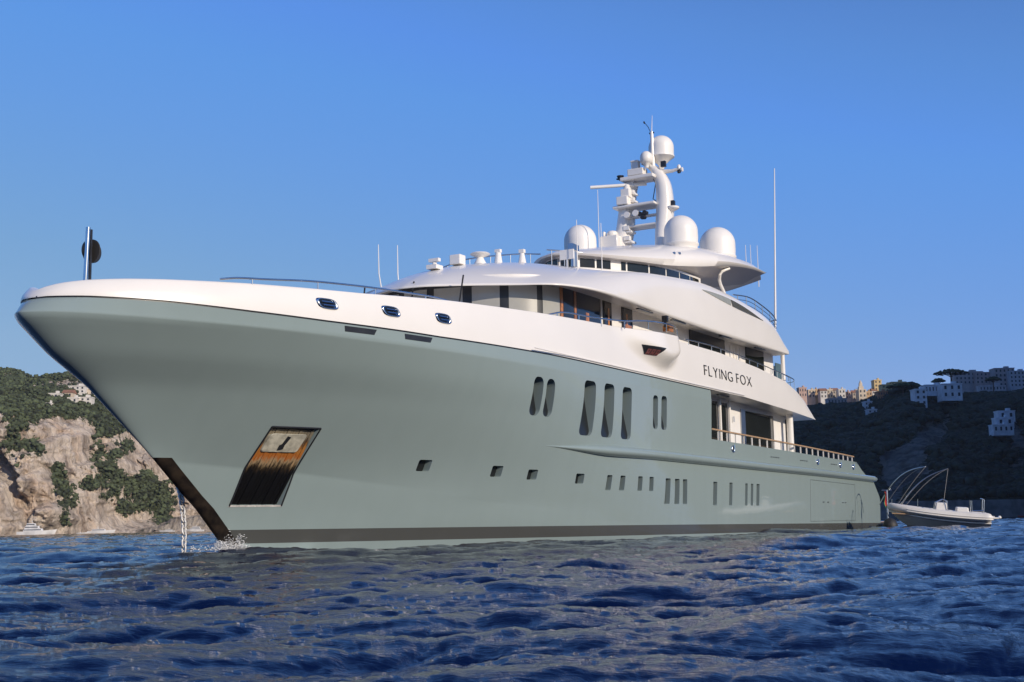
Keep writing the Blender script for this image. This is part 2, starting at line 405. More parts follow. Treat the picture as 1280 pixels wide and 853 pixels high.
POCKET = [(8.22,4.17),(9.86,4.17),(9.88,1.70),(8.16,1.70)]
v, f = prism(POCKET, lambda s, z: bhull(s, z)-.20, lambda s, z: bhull(s, z)+.6); cut.add(v, f)
# open main deck aft: everything above the bulwark line aft of the break
MBz = lambda s: 4.98 - .008*(s-37)
v, f = prism([(37.1,9),(37.1,MBz(37)),(60,MBz(60)),(66.0,4.80),(80,4.80),(80,9)], -9, 9); cut.add(v, f)
co = cut.build('cutter', None, yacht, smooth=False)
def boolean(o, cutter):
    md = o.modifiers.new('b', 'BOOLEAN'); md.operation = 'DIFFERENCE'; md.object = cutter; md.solver = 'EXACT'
    dg = bpy.context.evaluated_depsgraph_get(); dg.update()
    me = bpy.data.meshes.new_from_object(o.evaluated_get(dg)); o.modifiers.clear(); old = o.data; o.data = me
    bpy.data.objects.remove(cutter)
boolean(hull, co)
def fix_normals(o, ref, bvh):
    """after cutting: keep the uncut surface's smooth shading, flat shading inside the recesses"""
    me = o.data; vn = [v.normal.copy() for v in ref.vertices]
    me.polygons.foreach_set('use_smooth', [True]*len(me.polygons))
    out = [None]*len(me.loops); cache = {}
    for p in me.polygons:
        loc, nr, idx, d = bvh.find_nearest(p.center)
        on = idx is not None and d < .02 and abs(nr.dot(p.normal)) > .93
        for li in p.loop_indices:
            if not on: out[li] = p.normal.copy(); continue
            vi = me.loops[li].vertex_index
            key = vi
            if key not in cache:
                co_ = me.vertices[vi].co; l2, n2, i2, d2 = bvh.find_nearest(co_)
                pv = ref.polygons[i2].vertices; ws = [1/((ref.vertices[q].co-co_).length+1e-5) for q in pv]
                acc = Vector()
                for w, q in zip(ws, pv): acc += vn[q]*w
                cache[key] = acc.normalized()
            n_ = cache[key]
            out[li] = n_ if n_.dot(p.normal) > .8 else p.normal.copy()
    me.normals_split_custom_set(out)
fix_normals(hull, hull_bvh_mesh, HB)

# glass in the hull recesses
for o_, d_, k_ in WIN:
    cz = [z for s, z in o_]; z1, z2 = min(cz), max(cz); cs = [s for s, z in o_]
    ms, mz = (min(cs)+max(cs))/2, (z1+z2)/2
    o2 = [(ms+(s-ms)*.96, mz+(z-mz)*.985) for s, z in o_]
    if k_ == 'tall': dp = lambda s, z: .12+(d_-.12)*(z-z1)/(z2-z1)
    else: dp = lambda s, z: d_
    v, f = prism(o2, lambda s, z: bhull(s, z)-dp(s, z)-.02, lambda s, z: bhull(s, z)-dp(s, z)+.03)
    G().add(v, f).build('hull_window', 'hullglass', yacht, angle=30)

def surf(bvh, s, z, off=0.0):
    """port-side point of a surface at s,z"""
    hit = bvh.ray_cast(Vector(B(s, 12, z)), Vector((0, -1, 0)))
    b = hit[0].y if hit[0] else 6.
    return B(s, b+off, z)
# anchor pocket lining: rust-streaked steel plate, anchor in its upper part
def rust_mat():
    m, N, L, b = node_mat('anchor_pocket_steel', (.02,.02,.02), .45, .4)
    tc = N.new('ShaderNodeTexCoord'); sx = N.new('ShaderNodeSeparateXYZ'); L.new(tc.outputs['Object'], sx.inputs[0])
    mp = N.new('ShaderNodeMapping'); mp.inputs['Scale'].default_value = (6, 2, .7)
    nz = N.new('ShaderNodeTexNoise'); nz.inputs['Scale'].default_value = 2.2; nz.inputs['Detail'].default_value = 9; nz.inputs['Roughness'].default_value = .7
    L.new(tc.outputs['Object'], mp.inputs[0]); L.new(mp.outputs[0], nz.inputs[0])
    ad = N.new('ShaderNodeMath'); ad.operation = 'MULTIPLY_ADD'; ad.inputs[1].default_value = .9; L.new(nz.outputs[0], ad.inputs[0]); L.new(sx.outputs[2], ad.inputs[2])
    mr = N.new('ShaderNodeMapRange'); mr.inputs['From Min'].default_value = 2.0; mr.inputs['From Max'].default_value = 5.0
    L.new(ad.outputs[0], mr.inputs[0])
    rp = N.new('ShaderNodeValToRGB'); cr = rp.color_ramp
    cr.elements[0].position = .0; cr.elements[0].color = (.006,.006,.007,1)
    cr.elements[1].position = 1.; cr.elements[1].color = (.08,.06,.045,1)
    for p, c in ((.40,(.008,.008,.009)),(.46,(.05,.035,.02)),(.52,(.50,.36,.20)),(.57,(.55,.17,.03)),(.66,(.58,.25,.06)),(.72,(.12,.08,.05)),(.8,(.30,.26,.19))):
        e = cr.elements.new(p); e.color = (*c, 1)
    L.new(mr.outputs[0], rp.inputs[0]); L.new(rp.outputs[0], b.inputs['Base Color'])
    bp = N.new('ShaderNodeBump'); bp.inputs['Strength'].default_value = .8; bp.inputs['Distance'].default_value = .03
    L.new(nz.outputs[0], bp.inputs['Height']); L.new(bp.outputs[0], b.inputs['Normal'])
    return m
MAT['rust'] = rust_mat()
MAT['anchor'] = simple('anchor_paint', (.44,.42,.34), .6, 0, 0, .25, 5, .4)
o2 = [(8.24,4.15),(9.84,4.15),(9.86,1.72),(8.18,1.72)]
g = G()
for i in range(16):       # ribbed plate of upright strips
    a, c = 8.2+i*.1035, 8.2+(i+1)*.1035-.012; pr = .03 if i % 4 == 3 else 0
    v, f = prism([(a,4.14),(c,4.14),(c,1.73),(a,1.73)], lambda s, z: bhull(s, z)-.21, lambda s, z: bhull(s, z)-.165+pr); g.add(v, f)
pocket = g.build('anchor_pocket', 'rust', yacht, smooth=False)
g = G()
for pa_, pb_ in (((8.19,4.19),(9.90,4.19)),((9.90,4.19),(9.91,1.67)),((8.13,1.67),(8.19,4.19))):
    g.tube([surf(HB, pa_[0]+(pb_[0]-pa_[0])*k/12, pa_[1]+(pb_[1]-pa_[1])*k/12, .005) for k in range(13)], .032, 8)
g.build('pocket_frame', 'dark', pocket)
g = G(); v, f = prism([(8.1,1.70),(9.93,1.70),(9.93,1.64),(8.1,1.64)], lambda s, z: bhull(s, z)-.04, lambda s, z: bhull(s, z)+.025); g.add(v, f); g.build('pocket_lip', 'galv', pocket, smooth=False)
g = G()
v, f = prism(rounded(8.32,9.56,3.40,3.98,.09), lambda s, z: bhull(s, z)-.16, lambda s, z: bhull(s, z)+.03); g.add(v, f)
anc = g.build('anchor', 'anchor', yacht, angle=30, bevel=.02)
g = G(); v, f = prism([(8.90,3.90),(9.02,3.87),(8.96,3.6),(8.86,3.6)], lambda s, z: bhull(s, z)-.0, lambda s, z: bhull(s, z)+.055); g.add(v, f)
v, f = prism([(8.80,3.62),(8.95,3.7),(8.98,3.5),(8.82,3.46)], lambda s, z: bhull(s, z)-.0, lambda s, z: bhull(s, z)+.057); g.add(v, f)
g.build('anchor_shank', 'dark', anc, smooth=False)
g = G()
for s_ in (8.5,8.85,9.15): g.tube([B(s_, bhull(s_, 3.4)-.12, 3.40), B(s_+.03, bhull(s_, 2.85)-.13, 2.85)], .022, 6)
g.build('anchor_lashing', 'galv', anc)

# stem guard plate
zs = [3.17,2.8,2.4,2.0,1.6,1.2,.8,.4,.0,-.4]
V = []
for z in zs:
    s0 = itp(z, STEM)
    for w in (0,.12,.28,.42,.56):
        s = s0+w*(1.0 if z < 3.1 else 1.0); V.append(B(s-.015, bhull(s, z)+.02 if w else .0, z))
for z in zs:
    s0 = itp(z, STEM)
    for w in (0,.12,.28,.42,.56): V.append(B(s0+w-.015, -(bhull(s0+w, z)+.02) if w else -.0, z))
K = len(zs)*5; F = grid_faces(len(zs), 5) + [tuple(i+K for i in q)[::-1] for q in grid_faces(len(zs), 5)]
m, N, L, b = node_mat('stem_plate_steel', (.02,.02,.02), .35, .5)
add_noise(m, N, L, b, (.006,.006,.007), (.055,.04,.028), 2.5, 9, bump=.5, bdist=.02); MAT['stemplate'] = m
o = mesh_obj('stem_guard', V, F, 'stemplate', yacht); clean(o.data)

# rub rail along the port and starboard side
def rubrail(sgn):
    pts = []; n = 14; S = [20.6+ (72.2-20.6)*i/90 for i in range(91)]
    V = []
    for s in S:
        z = itp(s, [(20.6,3.98),(25,3.93),(30,3.93),(44.5,3.84),(60,3.78),(72.3,3.72)]); r = .27*sm(s, 20.3, 26)+.02
        if s > 71.8: r *= .75
        bb = bhull(min(s, 71.5), z)-.03
        for k in range(n):
            a = math.pi*2*k/n; V.append(B(s, sgn*(bb + r*1.15*math.cos(a)), z + r*.8*math.sin(a)))
    F = grid_faces(len(S), n, True) + [tuple(range(n)), tuple(range((len(S)-1)*n, len(S)*n))[::-1]]
    o = mesh_obj('rub_rail', V, F, 'hull', yacht); clean(o.data); o.data.set_sharp_from_angle(angle=R(60))
rubrail(1); rubrail(-1)

# ---- white forward bulwark and upper-deck side band
ZW = [(0,7.68),(.44,7.70),(.54,7.80),(.7,7.89),(.95,7.97),(1.3,8.04),(1.7,8.09),(2.2,8.14),(3.08,8.20),(5.5,8.33),(8.1,8.44),(9.7,8.51),(13.6,8.77),(19.6,9.07),(25.2,9.32),(33.0,9.56),(38.9,9.57),(44.9,9.36),(50,9.03),(52.2,8.62),(53.8,8.15),(55.0,7.6),(55.62,7.14)]
def wingbump(s, z):
    g_ = sm(s, 25.6, 30.2)*(1-sm(s, 31.7, 32.9)); zb = 7.8+max(0, 30.4-s)*.17+max(0, s-31.2)*.35; h_ = sm(z, zb, zb+.85); return .66*g_*h_
def bwhite(s, z, u):
    s0 = .36+.12*u*u
    b = plan(s, s0, 24, 2.3, .60, 6.3)*(1-.004) + .03
    b -= .16*u**2.5*(1+.3*(1-sm(s, 0, 12)))
    return max(0, b) + wingbump(s, z)
def white_rows():
    S1 = 55.62; NR, NCOL = 16, 260; rows = []
    for i in range(NR):
        u = i/(NR-1); row = []; s0 = .36+.12*u*u
        for j in range(NCOL):
            t = j/(NCOL-1)
            s = s0 + (S1-s0)*(t**1.6*.35+t*.65)
            zj = itp(s, ZJ)+.05; zw = max(zj+.02, itp(s, ZW)); z = zj+(zw-zj)*u
            row.append((s, 0. if j == 0 else bwhite(s, z, u), z))
        rows.append(row)
    # rounded top edge rolling inboard
    top = rows[-1]
    for di, dz in ((.05,.02),(.14,.03),(.28,.01),(.42,-.12)):
        rows.append([(s+di*math.exp(-b/.8), max(0, b-di*(1-math.exp(-b/.8))), z+dz*min(1, max(0, (55.6-s))/2)) for j, (s, b, z) in enumerate(top)])
    return rows
white = closed_from_rows(white_rows(), 'upper_bulwark', 'white', yacht); white.data.set_sharp_from_angle(angle=R(42))
WB = bvh_of(white.data)
# fine shadow groove between the grey hull and the white band
S = [.40+ i*(37-.40)/120 for i in range(121)]
for sg in (1,-1):
    V = [B(s, sg*(plan(s, .37, 24, 2.3, .60, 6.3)*.996-.02), itp(s, ZJ)-.03) for s in S] + [B(s, sg*(plan(s, .37, 24, 2.3, .60, 6.3)*.996-.02), itp(s, ZJ)+.08) for s in S]
    mesh_obj('seam_groove', V, grid_faces(2, 121), 'dark', yacht)
# slim raised moulding under the wing
g = G(); g.tube([B(s, 6.33*stern(s)+.02, 7.56) for s in (18.5,24,30,36,42)], .022, 6); g.build('side_moulding', 'white', yacht)

# fairleads in the white bulwark: polished oval rings round a dark throat
def fairlead(s, z, w, h, bvh, name='fairlead', tilt=.35):
    n = 28; ring = []
    def out(k, sc):
        a = 2*math.pi*k/n; c, sn = math.cos(a), math.sin(a)
        x = math.copysign(abs(c)**.6, c)*w/2*sc; y = math.copysign(abs(sn)**.6, sn)*h/2*sc
        return s + x - y*tilt, z + y
    V = []
    for sc, off in ((1.08,-.01),(1.02,.045),(.9,.055),(.78,.0),(.74,-.1)):
        for k in range(n):
            a, c = out(k, sc); V.append(surf(bvh, a, c, off))
    o = mesh_obj(name, V, grid_faces(5, n, True), 'chrome', yacht)
    V = []
    for k in range(n): a, c = out(k, .8); V.append(surf(bvh, a, c, .012))
    mesh_obj('throat', V, [tuple(range(n))], 'glass', o)
    g = G()
    for f_ in (-.18,.14): g.tube([surf(bvh, s-w*.3-f_*tilt*h, z+f_*h, .04), surf(bvh, s+w*.3-f_*tilt*h, z+f_*h, .04)], .035, 8)
    g.build('roller', 'chrome', o)
for s, z in ((8.05,7.97),(10.68,8.02),(13.22,8.07)): fairlead(s, z, .72, .34, WB)
# mooring slots under the white band
# port-hand running light housing with its red marks
def patch(bvh, outline, off, name, mat, parent=yacht, th=.02):
    n = len(outline); V = [surf(bvh, s, z, off) for s, z in outline] + [surf(bvh, s, z, off-th) for s, z in outline]
    F = [tuple(range(n)), tuple(range(n, 2*n))[::-1]] + [(i, (i+1) % n, n+(i+1) % n, n+i) for i in range(n)]
    o = mesh_obj(name, V, F, mat, parent, smooth=False); clean(o.data); return o
def gridpatch(bvh, c00, c10, c11, c01, off, name, mat, n=12, m=8, parent=yacht):
    V = []
    for j in range(m+1):
        for i in range(n+1):
            a, c = i/n, j/m; s = (c00[0]*(1-a)+c10[0]*a)*(1-c)+(c01[0]*(1-a)+c11[0]*a)*c; z = (c00[1]*(1-a)+c10[1]*a)*(1-c)+(c01[1]*(1-a)+c11[1]*a)*c
            V.append(surf(bvh, s, z, off))
    return mesh_obj(name, V, grid_faces(m+1, n+1), mat, parent)
for s1, s2 in ((8.72,10.05),(11.3,12.65)): gridpatch(HB, (s1,7.33), (s2,7.33), (s2-.1,7.15), (s1+.03,7.15), .012, 'mooring_slot', 'dark')
nl = gridpatch(WB, (28.1,8.76), (30.0,8.76), (29.45,8.38), (28.6,8.38), .025, 'emblem_panel', 'dark')
g = G()
for k in range(3):
    s0 = 28.66+k*.32; 
    for a in ((0,.62,.06,.38),(.16,.62,.22,.38),(.0,.5,.22,.44),(.02,.62,.2,.58)):
        P = [(s0+a[0], 8.0+a[1]), (s0+a[2]+.015, 8.0+a[1]), (s0+a[2]+.015, 8.0+a[3]), (s0+a[0], 8.0+a[3])]
        n = 4; V = [surf(WB, s, z, .04) for s, z in P] + [surf(WB, s, z, .02) for s, z in P]
        g.add(V, [(0,1,2,3),(7,6,5,4),(0,1,5,4),(1,2,6,5),(2,3,7,6),(3,0,4,7)])
MAT['redmark'] = simple('red_mark', (.20,.07,.065), .4); g.build('emblem_marks', 'redmark', nl, smooth=False)
# name in raised letters
def text_mesh(txt, s1, s2, z1, z2):
    def glyph(body):
        cu = bpy.data.curves.new('t', 'FONT'); cu.body = body; cu.size = 1; cu.offset = -.016
        ob = bpy.data.objects.new('t', cu); COL.objects.link(ob); ob.location = (0, 0, 0)
        dg = bpy.context.evaluated_depsgraph_get(); dg.update(); me = bpy.data.meshes.new_from_object(ob.evaluated_get(dg)); bpy.data.objects.remove(ob)
        xs = [v.co.x for v in me.vertices]; return me, min(xs), max(xs)
    adv = 0.; items = []
    for ch in txt:
        if ch == ' ': adv += .30; continue
        me, x0, x1 = glyph(ch); items.append((me, adv-x0, ch)); adv += (x1-x0)+.19
    tot = adv-.19; y0 = 0.; y1 = max(v.co.y for v in items[0][0].vertices)
    root = None
    for me, dx, ch in items:
        bm = bmesh.new(); bm.from_mesh(me)
        r_ = bmesh.ops.extrude_face_region(bm, geom=bm.faces[:]); top = {e for e in r_['geom'] if isinstance(e, bmesh.types.BMVert)}
        for v in bm.verts:
            s = s1+(v.co.x+dx)/tot*(s2-s1); z = z1+(v.co.y-y0)/(y1-y0)*(z2-z1)
            v.co = Vector(surf(WB, s, z, .03 if v in top else -.03))
        bmesh.ops.recalc_face_normals(bm, faces=bm.faces); bm.to_mesh(me); bm.free(); me.materials.clear(); me.materials.append(MAT['text'])
        o = bpy.data.objects.new('name_letter', me); COL.objects.link(o); o.parent = yacht
text_mesh('FLYING FOX', 36.25, 43.35, 8.14, 8.66)

# ---- walls drawn along a path in plan
def path(P, n): return [(p.x, p.y) for p in catmull([(a, b, 0) for a, b in P], n)]
def wall_strip(pl, z0, z1, name, mat, off=0., lean=0., both=True, th=None, parent=yacht):
    V = []
    def pt(i, z):
        a = Vector(pl[max(0, i-1)]); c = Vector(pl[min(len(pl)-1, i+1)]); d = (c-a).normalized(); n_ = Vector((-d.y, d.x))   # outward: forward/port
        p = Vector(pl[i]) + n_*off; k = (z-z0)*lean
        return p.x + k*abs(n_.x), p.y + n_.y*(-k)*1.0
    zs = [z0, z1]
    for z in zs:
        for i in range(len(pl)): s, b = pt(i, z); V.append(B(s, b, z))
    n = len(pl); F = grid_faces(2, n)
    if both:
        K = len(V); V += [(x, -y, z) for x, y, z in V]; F += [tuple(q+K for q in f)[::-1] for f in F]
    o = mesh_obj(name, V, F, mat, parent); clean(o.data); return o
# upper deck house (wheelhouse front round to the aft end)
UH = path([(20.2,0),(20.7,2.0),(21.3,3.5),(22.1,4.45),(23.3,4.93),(25,5.0),(30,5.0),(38,5.0),(46,5.0),(51.2,5.0)], 240)
wall_strip(UH, 7.5, 11.2, 'upper_deck_wall', 'white_matt')
ULEN = [0.]
for a, b_ in zip(UH, UH[1:]): ULEN.append(ULEN[-1]+math.dist(a, b_))
def at_len(pl, Ls, d):
    i = 0
    while i < len(Ls)-2 and d > Ls[i+1]: i += 1
    t = (d-Ls[i])/(Ls[i+1]-Ls[i]); a, c = pl[i], pl[i+1]
    dd = Vector((c[0]-a[0], c[1]-a[1])).normalized()
    return (a[0]+(c[0]-a[0])*t, a[1]+(c[1]-a[1])*t), Vector((-dd.y, dd.x))
def panel(pl, Ls, d0, d1, z0, z1, off, th, name, mat, parent=yacht, side=1, n=None, mirror_front=False):
    n = n or max(2, int((d1-d0)/.25)+2); V = []
    for o_ in (off, off-th):
        for z in (z0, z1):
            for k in range(n):
                d = d0+(d1-d0)*k/(n-1); sgn = 1
                if d < 0: d = -d; sgn = -1
                (s, b), nr = at_len(pl, Ls, d)
                # nr is outward (forward & port); s grows aft
                V.append(B(s - abs(nr.x)*o_, (b + nr.y*o_ if True else b)*sgn*side, z))
    F = []
    def id_(o_, zz, k): return (o_*2+zz)*n+k
    for k in range(n-1):
        F += [(id_(0,0,k), id_(0,0,k+1), id_(0,1,k+1), id_(0,1,k)), (id_(1,1,k), id_(1,1,k+1), id_(1,0,k+1), id_(1,0,k)),
              (id_(0,1,k), id_(0,1,k+1), id_(1,1,k+1), id_(1,1,k)), (id_(1,0,k), id_(1,0,k+1), id_(0,0,k+1), id_(0,0,k))]
    F += [(id_(0,0,0), id_(0,1,0), id_(1,1,0), id_(1,0,0)), (id_(0,0,n-1), id_(1,0,n-1), id_(1,1,n-1), id_(0,1,n-1))]
    o = mesh_obj(name, V, F, mat, parent); clean(o.data); o.data.set_sharp_from_angle(angle=R(40)); return o
def len_at_b(b):     # arc length on the wheelhouse front for a port offset b
    for p, d in zip(UH, ULEN):
        if p[1] >= b: return d
    return ULEN[-1]
def len_at_s(s):
    for p, d in zip(UH, ULEN):
        if p[0] >= s and p[1] > 4.5: return d
    return ULEN[-1]
fr = panel(UH, ULEN, -len_at_b(4.7), len_at_s(27.05), 9.0, 10.98, .05, .04, 'wheelhouse_window_band', 'dark')
# panes: blinds on the front, wood and glass on the port quarter
dB = len_at_b
for d0, d1 in ((-4.6,-3.1),(-2.8,-1.3),(-.95,.3),(.62,1.87),(2.27,3.43),(3.8,4.98)):
    panel(UH, ULEN, d0, d1, 9.05, 10.72, .065, .03, 'front_window', 'blind', fr)
l0 = dB(4.15)
panel(UH, ULEN, 5.25, l0+1.62, 9.05, 10.78, .065, .03, 'corner_window', 'blind', fr)
panel(UH, ULEN, l0+1.66, l0+1.84, 9.05, 10.80, .075, .03, 'window_post', 'wood', fr)
panel(UH, ULEN, l0+1.88, l0+2.75, 9.05, 10.82, .065, .03, 'side_window', 'glass', fr)
panel(UH, ULEN, l0+2.8, l0+3.0, 9.05, 10.82, .075, .03, 'window_post', 'wood', fr)
panel(UH, ULEN, l0+3.05, len_at_s(26.9), 9.05, 10.84, .065, .03, 'side_window', 'glass', fr)
panel(UH, ULEN, l0+3.9, l0+4.2, 9.05, 10.0, .07, .02, 'wood_trim', 'wood', fr)
for k, (a, c) in enumerate(((27.35,28.2),(29.25,30.5))):
    w_ = panel(UH, ULEN, len_at_s(a), len_at_s(c), 9.0, 10.86, .05, .04, 'side_door', 'dark')
    panel(UH, ULEN, len_at_s(a)+.1, len_at_s(c)-.1, 9.1, 10.76, .062, .03, 'pane', 'glass', w_)
    panel(UH, ULEN, len_at_s(a)+.42, len_at_s(a)+.58, 9.1, 10.5, .07, .02, 'wood_trim', 'wood', w_)
    if k: panel(UH, ULEN, len_at_s(a)+.3, len_at_s(c)-.15, 9.1, 10.0, .066, .02, 'wood_trim', 'wood', w_)
for a, c in ((37.5,42.75),(46.1,49.3)):
    w_ = panel(UH, ULEN, len_at_s(a), len_at_s(c), 9.0, 10.88, .05, .04, 'saloon_window', 'glass')
for s in (43.6,44.1,44.6,45.1): panel(UH, ULEN, len_at_s(s), len_at_s(s)+.2, 9.0, 10.6, .05, .04, 'louvre', 'white_matt')
# aft wall of the upper deck house and aft glass screen
g = G(); g.box(B(51.2,0,9.35), (.1,9.98,3.7)); g.build('aft_wall', 'white_matt', yacht, smooth=False)
g = G(); g.box(B(53.2,4.75,9.35), (1.6,.06,2.3)); g.box(B(53.9,2.5,9.35), (.06,4.3,2.3)); g.build('glass_screen', simple('screen_glass',(.12,.2,.24),.05,0,.8), yacht, smooth=False)
g = G()
for s, b in ((51.4,5.55),(53.9,4.75)):
    g = G(); g.tube([B(s, b, 7.6), B(s, b, 10.9)], .13 if b > 5 else .05, 12); g.build('deck_pillar', 'white', yacht)

# main deck aft: recessed white wall with openings, pillar
MH = path([(37.0,5.0),(45,5.0),(54.6,5.0)], 40); MLEN = [0.]
for a, b_ in zip(MH, MH[1:]): MLEN.append(MLEN[-1]+math.dist(a, b_))
wall_strip(MH, 4.2, 7.6, 'main_deck_wall', 'white_matt')
g = G(); g.box(B(54.6,0,5.9), (.1,9.98,3.3)); g.build('saloon_aft_wall', 'white_matt', yacht, smooth=False)
def mp(a, c, z0, z1, name, mat, off=.05, par=yacht): return panel(MH, MLEN, a-37, c-37, z0, z1, off, .04, name, mat, par)
mp(39.3,41.3,4.9,7.26,'deck_opening','glass'); mp(41.62,42.75,4.9,7.26,'deck_opening','glass')
mp(45.65,50.6,4.9,7.05,'saloon_door','glass'); mp(53.0,54.4,4.9,7.0,'deck_opening','glass')
sd = mp(44.9,45.6,4.95,7.1,'door_edge','steel',.06); 
for s in (41.45,42.9): g = G(); g.tube([B(s,5.12,4.9),B(s,5.12,7.4)], .07, 8); g.build('wall_post','white',yacht)
g = G(); g.tube([B(52.2,5.55,4.6),B(52.2,5.55,7.35)], .2, 14); g.build('deck_pillar', 'white', yacht)
g = G(); g.tube([B(43.6,5.1,6.3),B(43.6,5.1,6.6)], .03, 8); g.build('wall_lamp', 'steel', yacht)
# break bulkhead
g = G(); g.box(B(37.1,5.6,6.2), (.14,1.2,2.5)); g.build('break_bulkhead','hull',yacht,smooth=False)
# downlights strip and soffit vents
for s in (40,47): g = G(); g.box(B(s,5.85,7.42), (1.6,.12,.06)); g.build('soffit_vent', 'dark', yacht, smooth=False)

# ---- brow / bridge-deck shell
NB_ = 200
E0 = catmull([(18.7,0,10.50),(18.9,1.0,10.50),(19.4,2.0,10.50),(20.0,3.05,10.50),(20.75,4.25,10.50),(21.55,5.55,10.50),(22.6,6.13,10.50),(24.0,6.42,10.50),(26.5,6.45,10.50),(31,6.25,10.50),(38,6.25,10.46),(46,6.2,10.56),(51.0,6.1,10.72)], NB_)
E1_ = catmull([(18.72,0,10.58),(18.9,1.0,10.58),(19.4,2.0,10.58),(20.0,3.07,10.58),(20.75,4.28,10.58),(21.55,5.58,10.58),(22.6,6.17,10.58),(24.0,6.46,10.58),(26.5,6.49,10.58),(31,6.29,10.58),(38,6.29,10.54),(46,6.24,10.64),(51.1,6.12,10.76)], NB_)
E2_ = catmull([(20.0,0,11.32),(20.15,.95,11.32),(20.6,1.9,11.32),(21.2,2.95,11.3),(21.9,4.05,11.25),(22.8,5.2,11.2),(24.0,5.82,11.2),(25.4,6.1,11.25),(27.6,6.2,11.4),(31.6,6.16,11.6),(38,6.2,11.8),(46,6.15,11.6),(51.15,6.1,10.82)], NB_)
E3_ = catmull([(21.8,0,11.98),(22.0,.9,11.98),(22.4,1.8,11.98),(23.0,2.7,11.95),(23.7,3.7,11.9),(24.7,4.7,11.85),(25.8,5.3,11.85),(27,5.6,11.95),(29,5.8,12.2),(32.6,5.9,12.5),(38,6.0,12.75),(46,6.02,12.35),(51.2,6.08,10.88)], NB_)
E4_ = catmull([(24.5,0,12.62),(24.6,.8,12.62),(25,1.6,12.6),(25.5,2.4,12.55),(26.2,3.2,12.45),(27.1,4.1,12.35),(28.1,4.8,12.35),(29.2,5.2,12.45),(31,5.5,12.7),(34.3,5.66,13.0),(38.5,5.72,13.32),(44.7,5.78,13.08),(48.8,5.9,12.45),(51.25,6.05,10.95)], NB_)
E5_ = catmull([(30.8,0,13.5),(31.0,.8,13.5),(31.5,1.5,13.45),(32.3,2.2,13.35),(33.2,2.9,13.25),(34.5,3.6,13.2),(36,4.1,13.2),(38,4.5,13.25),(41,4.8,13.28),(44.6,5.2,12.95),(48.6,5.6,12.3),(51.0,5.8,10.9)], NB_)
SI_ = catmull([(20.1,0,11.0),(20.3,.95,11.0),(20.7,1.9,11.0),(21.2,2.9,11.0),(21.8,3.9,11.0),(22.5,4.6,11.0),(23.5,5.0,11.0),(25,5.15,11.0),(27.2,5.15,11.0),(31.6,5.1,10.98),(38,5.1,10.96),(46,5.1,10.95),(50.8,5.2,10.95)], NB_)
def loft(rings, name, mat, cap=True, parent=yacht, mats=None):
    V = [B(*p) for r_ in rings for p in r_]; n = len(rings[0]); F = grid_faces(len(rings), n); K = len(V)
    V += [(x, -y, z) for x, y, z in V]; F += [tuple(q+K for q in f)[::-1] for f in F]
    if cap:
        t = (len(rings)-1)*n
        for j in range(n-1): F.append((t+j, t+j+1, t+j+1+K, t+j+K))
        for j in range(n-1): F.append((j, j+K, j+1+K, j+1))
        # aft closure
        idx = [i*n+n-1 for i in range(len(rings))]
        for a, c in zip(idx, idx[1:]): F.append((a, a+K, c+K, c))
    o = mesh_obj(name, V, F, mat, parent); clean(o.data, 1e-3); return o
brow = loft([SI_, E0, E1_, E2_, E3_, E4_, E5_], 'bridge_deck_shell', 'white')
sd_ = brow.modifiers.new('s', 'SUBSURF'); sd_.levels = 1; sd_.render_levels = 1
brow.data.set_sharp_from_angle(angle=R(50))
BB = bvh_of(brow.data)
# long lens-shaped slot in the shell side
def lens(sa, sb, n=24):
    top = []; bot = []
    for k in range(n+1):
        s = sa+(sb-sa)*k/n; x = (s-37.2)/(46.6-37.2)
        zt = 12.68 + .28*math.sin(math.pi*x)**1*1 - .42*x; zb = 12.66 - .36*x - .12*math.sin(math.pi*x)
        top.append((s, zt)); bot.append((s, zb))
    return top + bot[::-1][1:-1] if abs(sa-37.2) < .01 else top + bot[::-1]
patch(BB, lens(37.2, 41.4), .012, 'slot_panel', simple('slot_pale_glass',(.34,.36,.33),.25,0,.5))
patch(BB, lens(41.45, 46.6), .014, 'slot_glass', simple('slot_dark_glass',(.10,.10,.085),.2,0,.5))

# sundeck coaming, curved windscreen, mullions
CO = catmull([(32.6,0,0),(33.1,.9,0),(34.3,1.8,0),(35.9,2.75,0),(37.8,3.5,0),(40.2,3.85,0),(44,3.9,0)], 120); CO = [(p.x, p.y) for p in CO]
CLEN = [0.]
for a, b_ in zip(CO, CO[1:]): CLEN.append(CLEN[-1]+math.dist(a, b_))
r0 = [(a-.35, b*1.06, 12.6) for a, b in CO]
r1 = [(a, b, 13.76) for a, b in CO]; r2 = [(a+.15, b*.98, 13.80) for a, b in CO]
loft([r0, [(a-.08, b*1.01, 13.68) for a, b in CO], r1, r2], 'sundeck_coaming', 'white').data.set_sharp_from_angle(angle=R(45))
WS = [(a+.15, b*.98) for a, b in CO]
ws = panel(WS, CLEN, -4.5, 11.2, 13.74, 14.36, 0, .05, 'windscreen_band', 'white')
bl = [-4.3,-3.2,-2.1,-1.0,.1,1.1,2.05,3.0]
for a, c in zip(bl, bl[1:]): panel(WS, CLEN, a+.06, c-.06, 13.8, 14.24, .03, .05, 'windscreen_pane', 'glass', ws)
bl = [3.55,3.95,5.5,6.9,8.3,9.6,10.9]
for a, c in zip(bl, bl[1:]): panel(WS, CLEN, a+.06, c-.06, 13.8, 14.24, .03, .05, 'windscreen_pane', 'glass', ws)

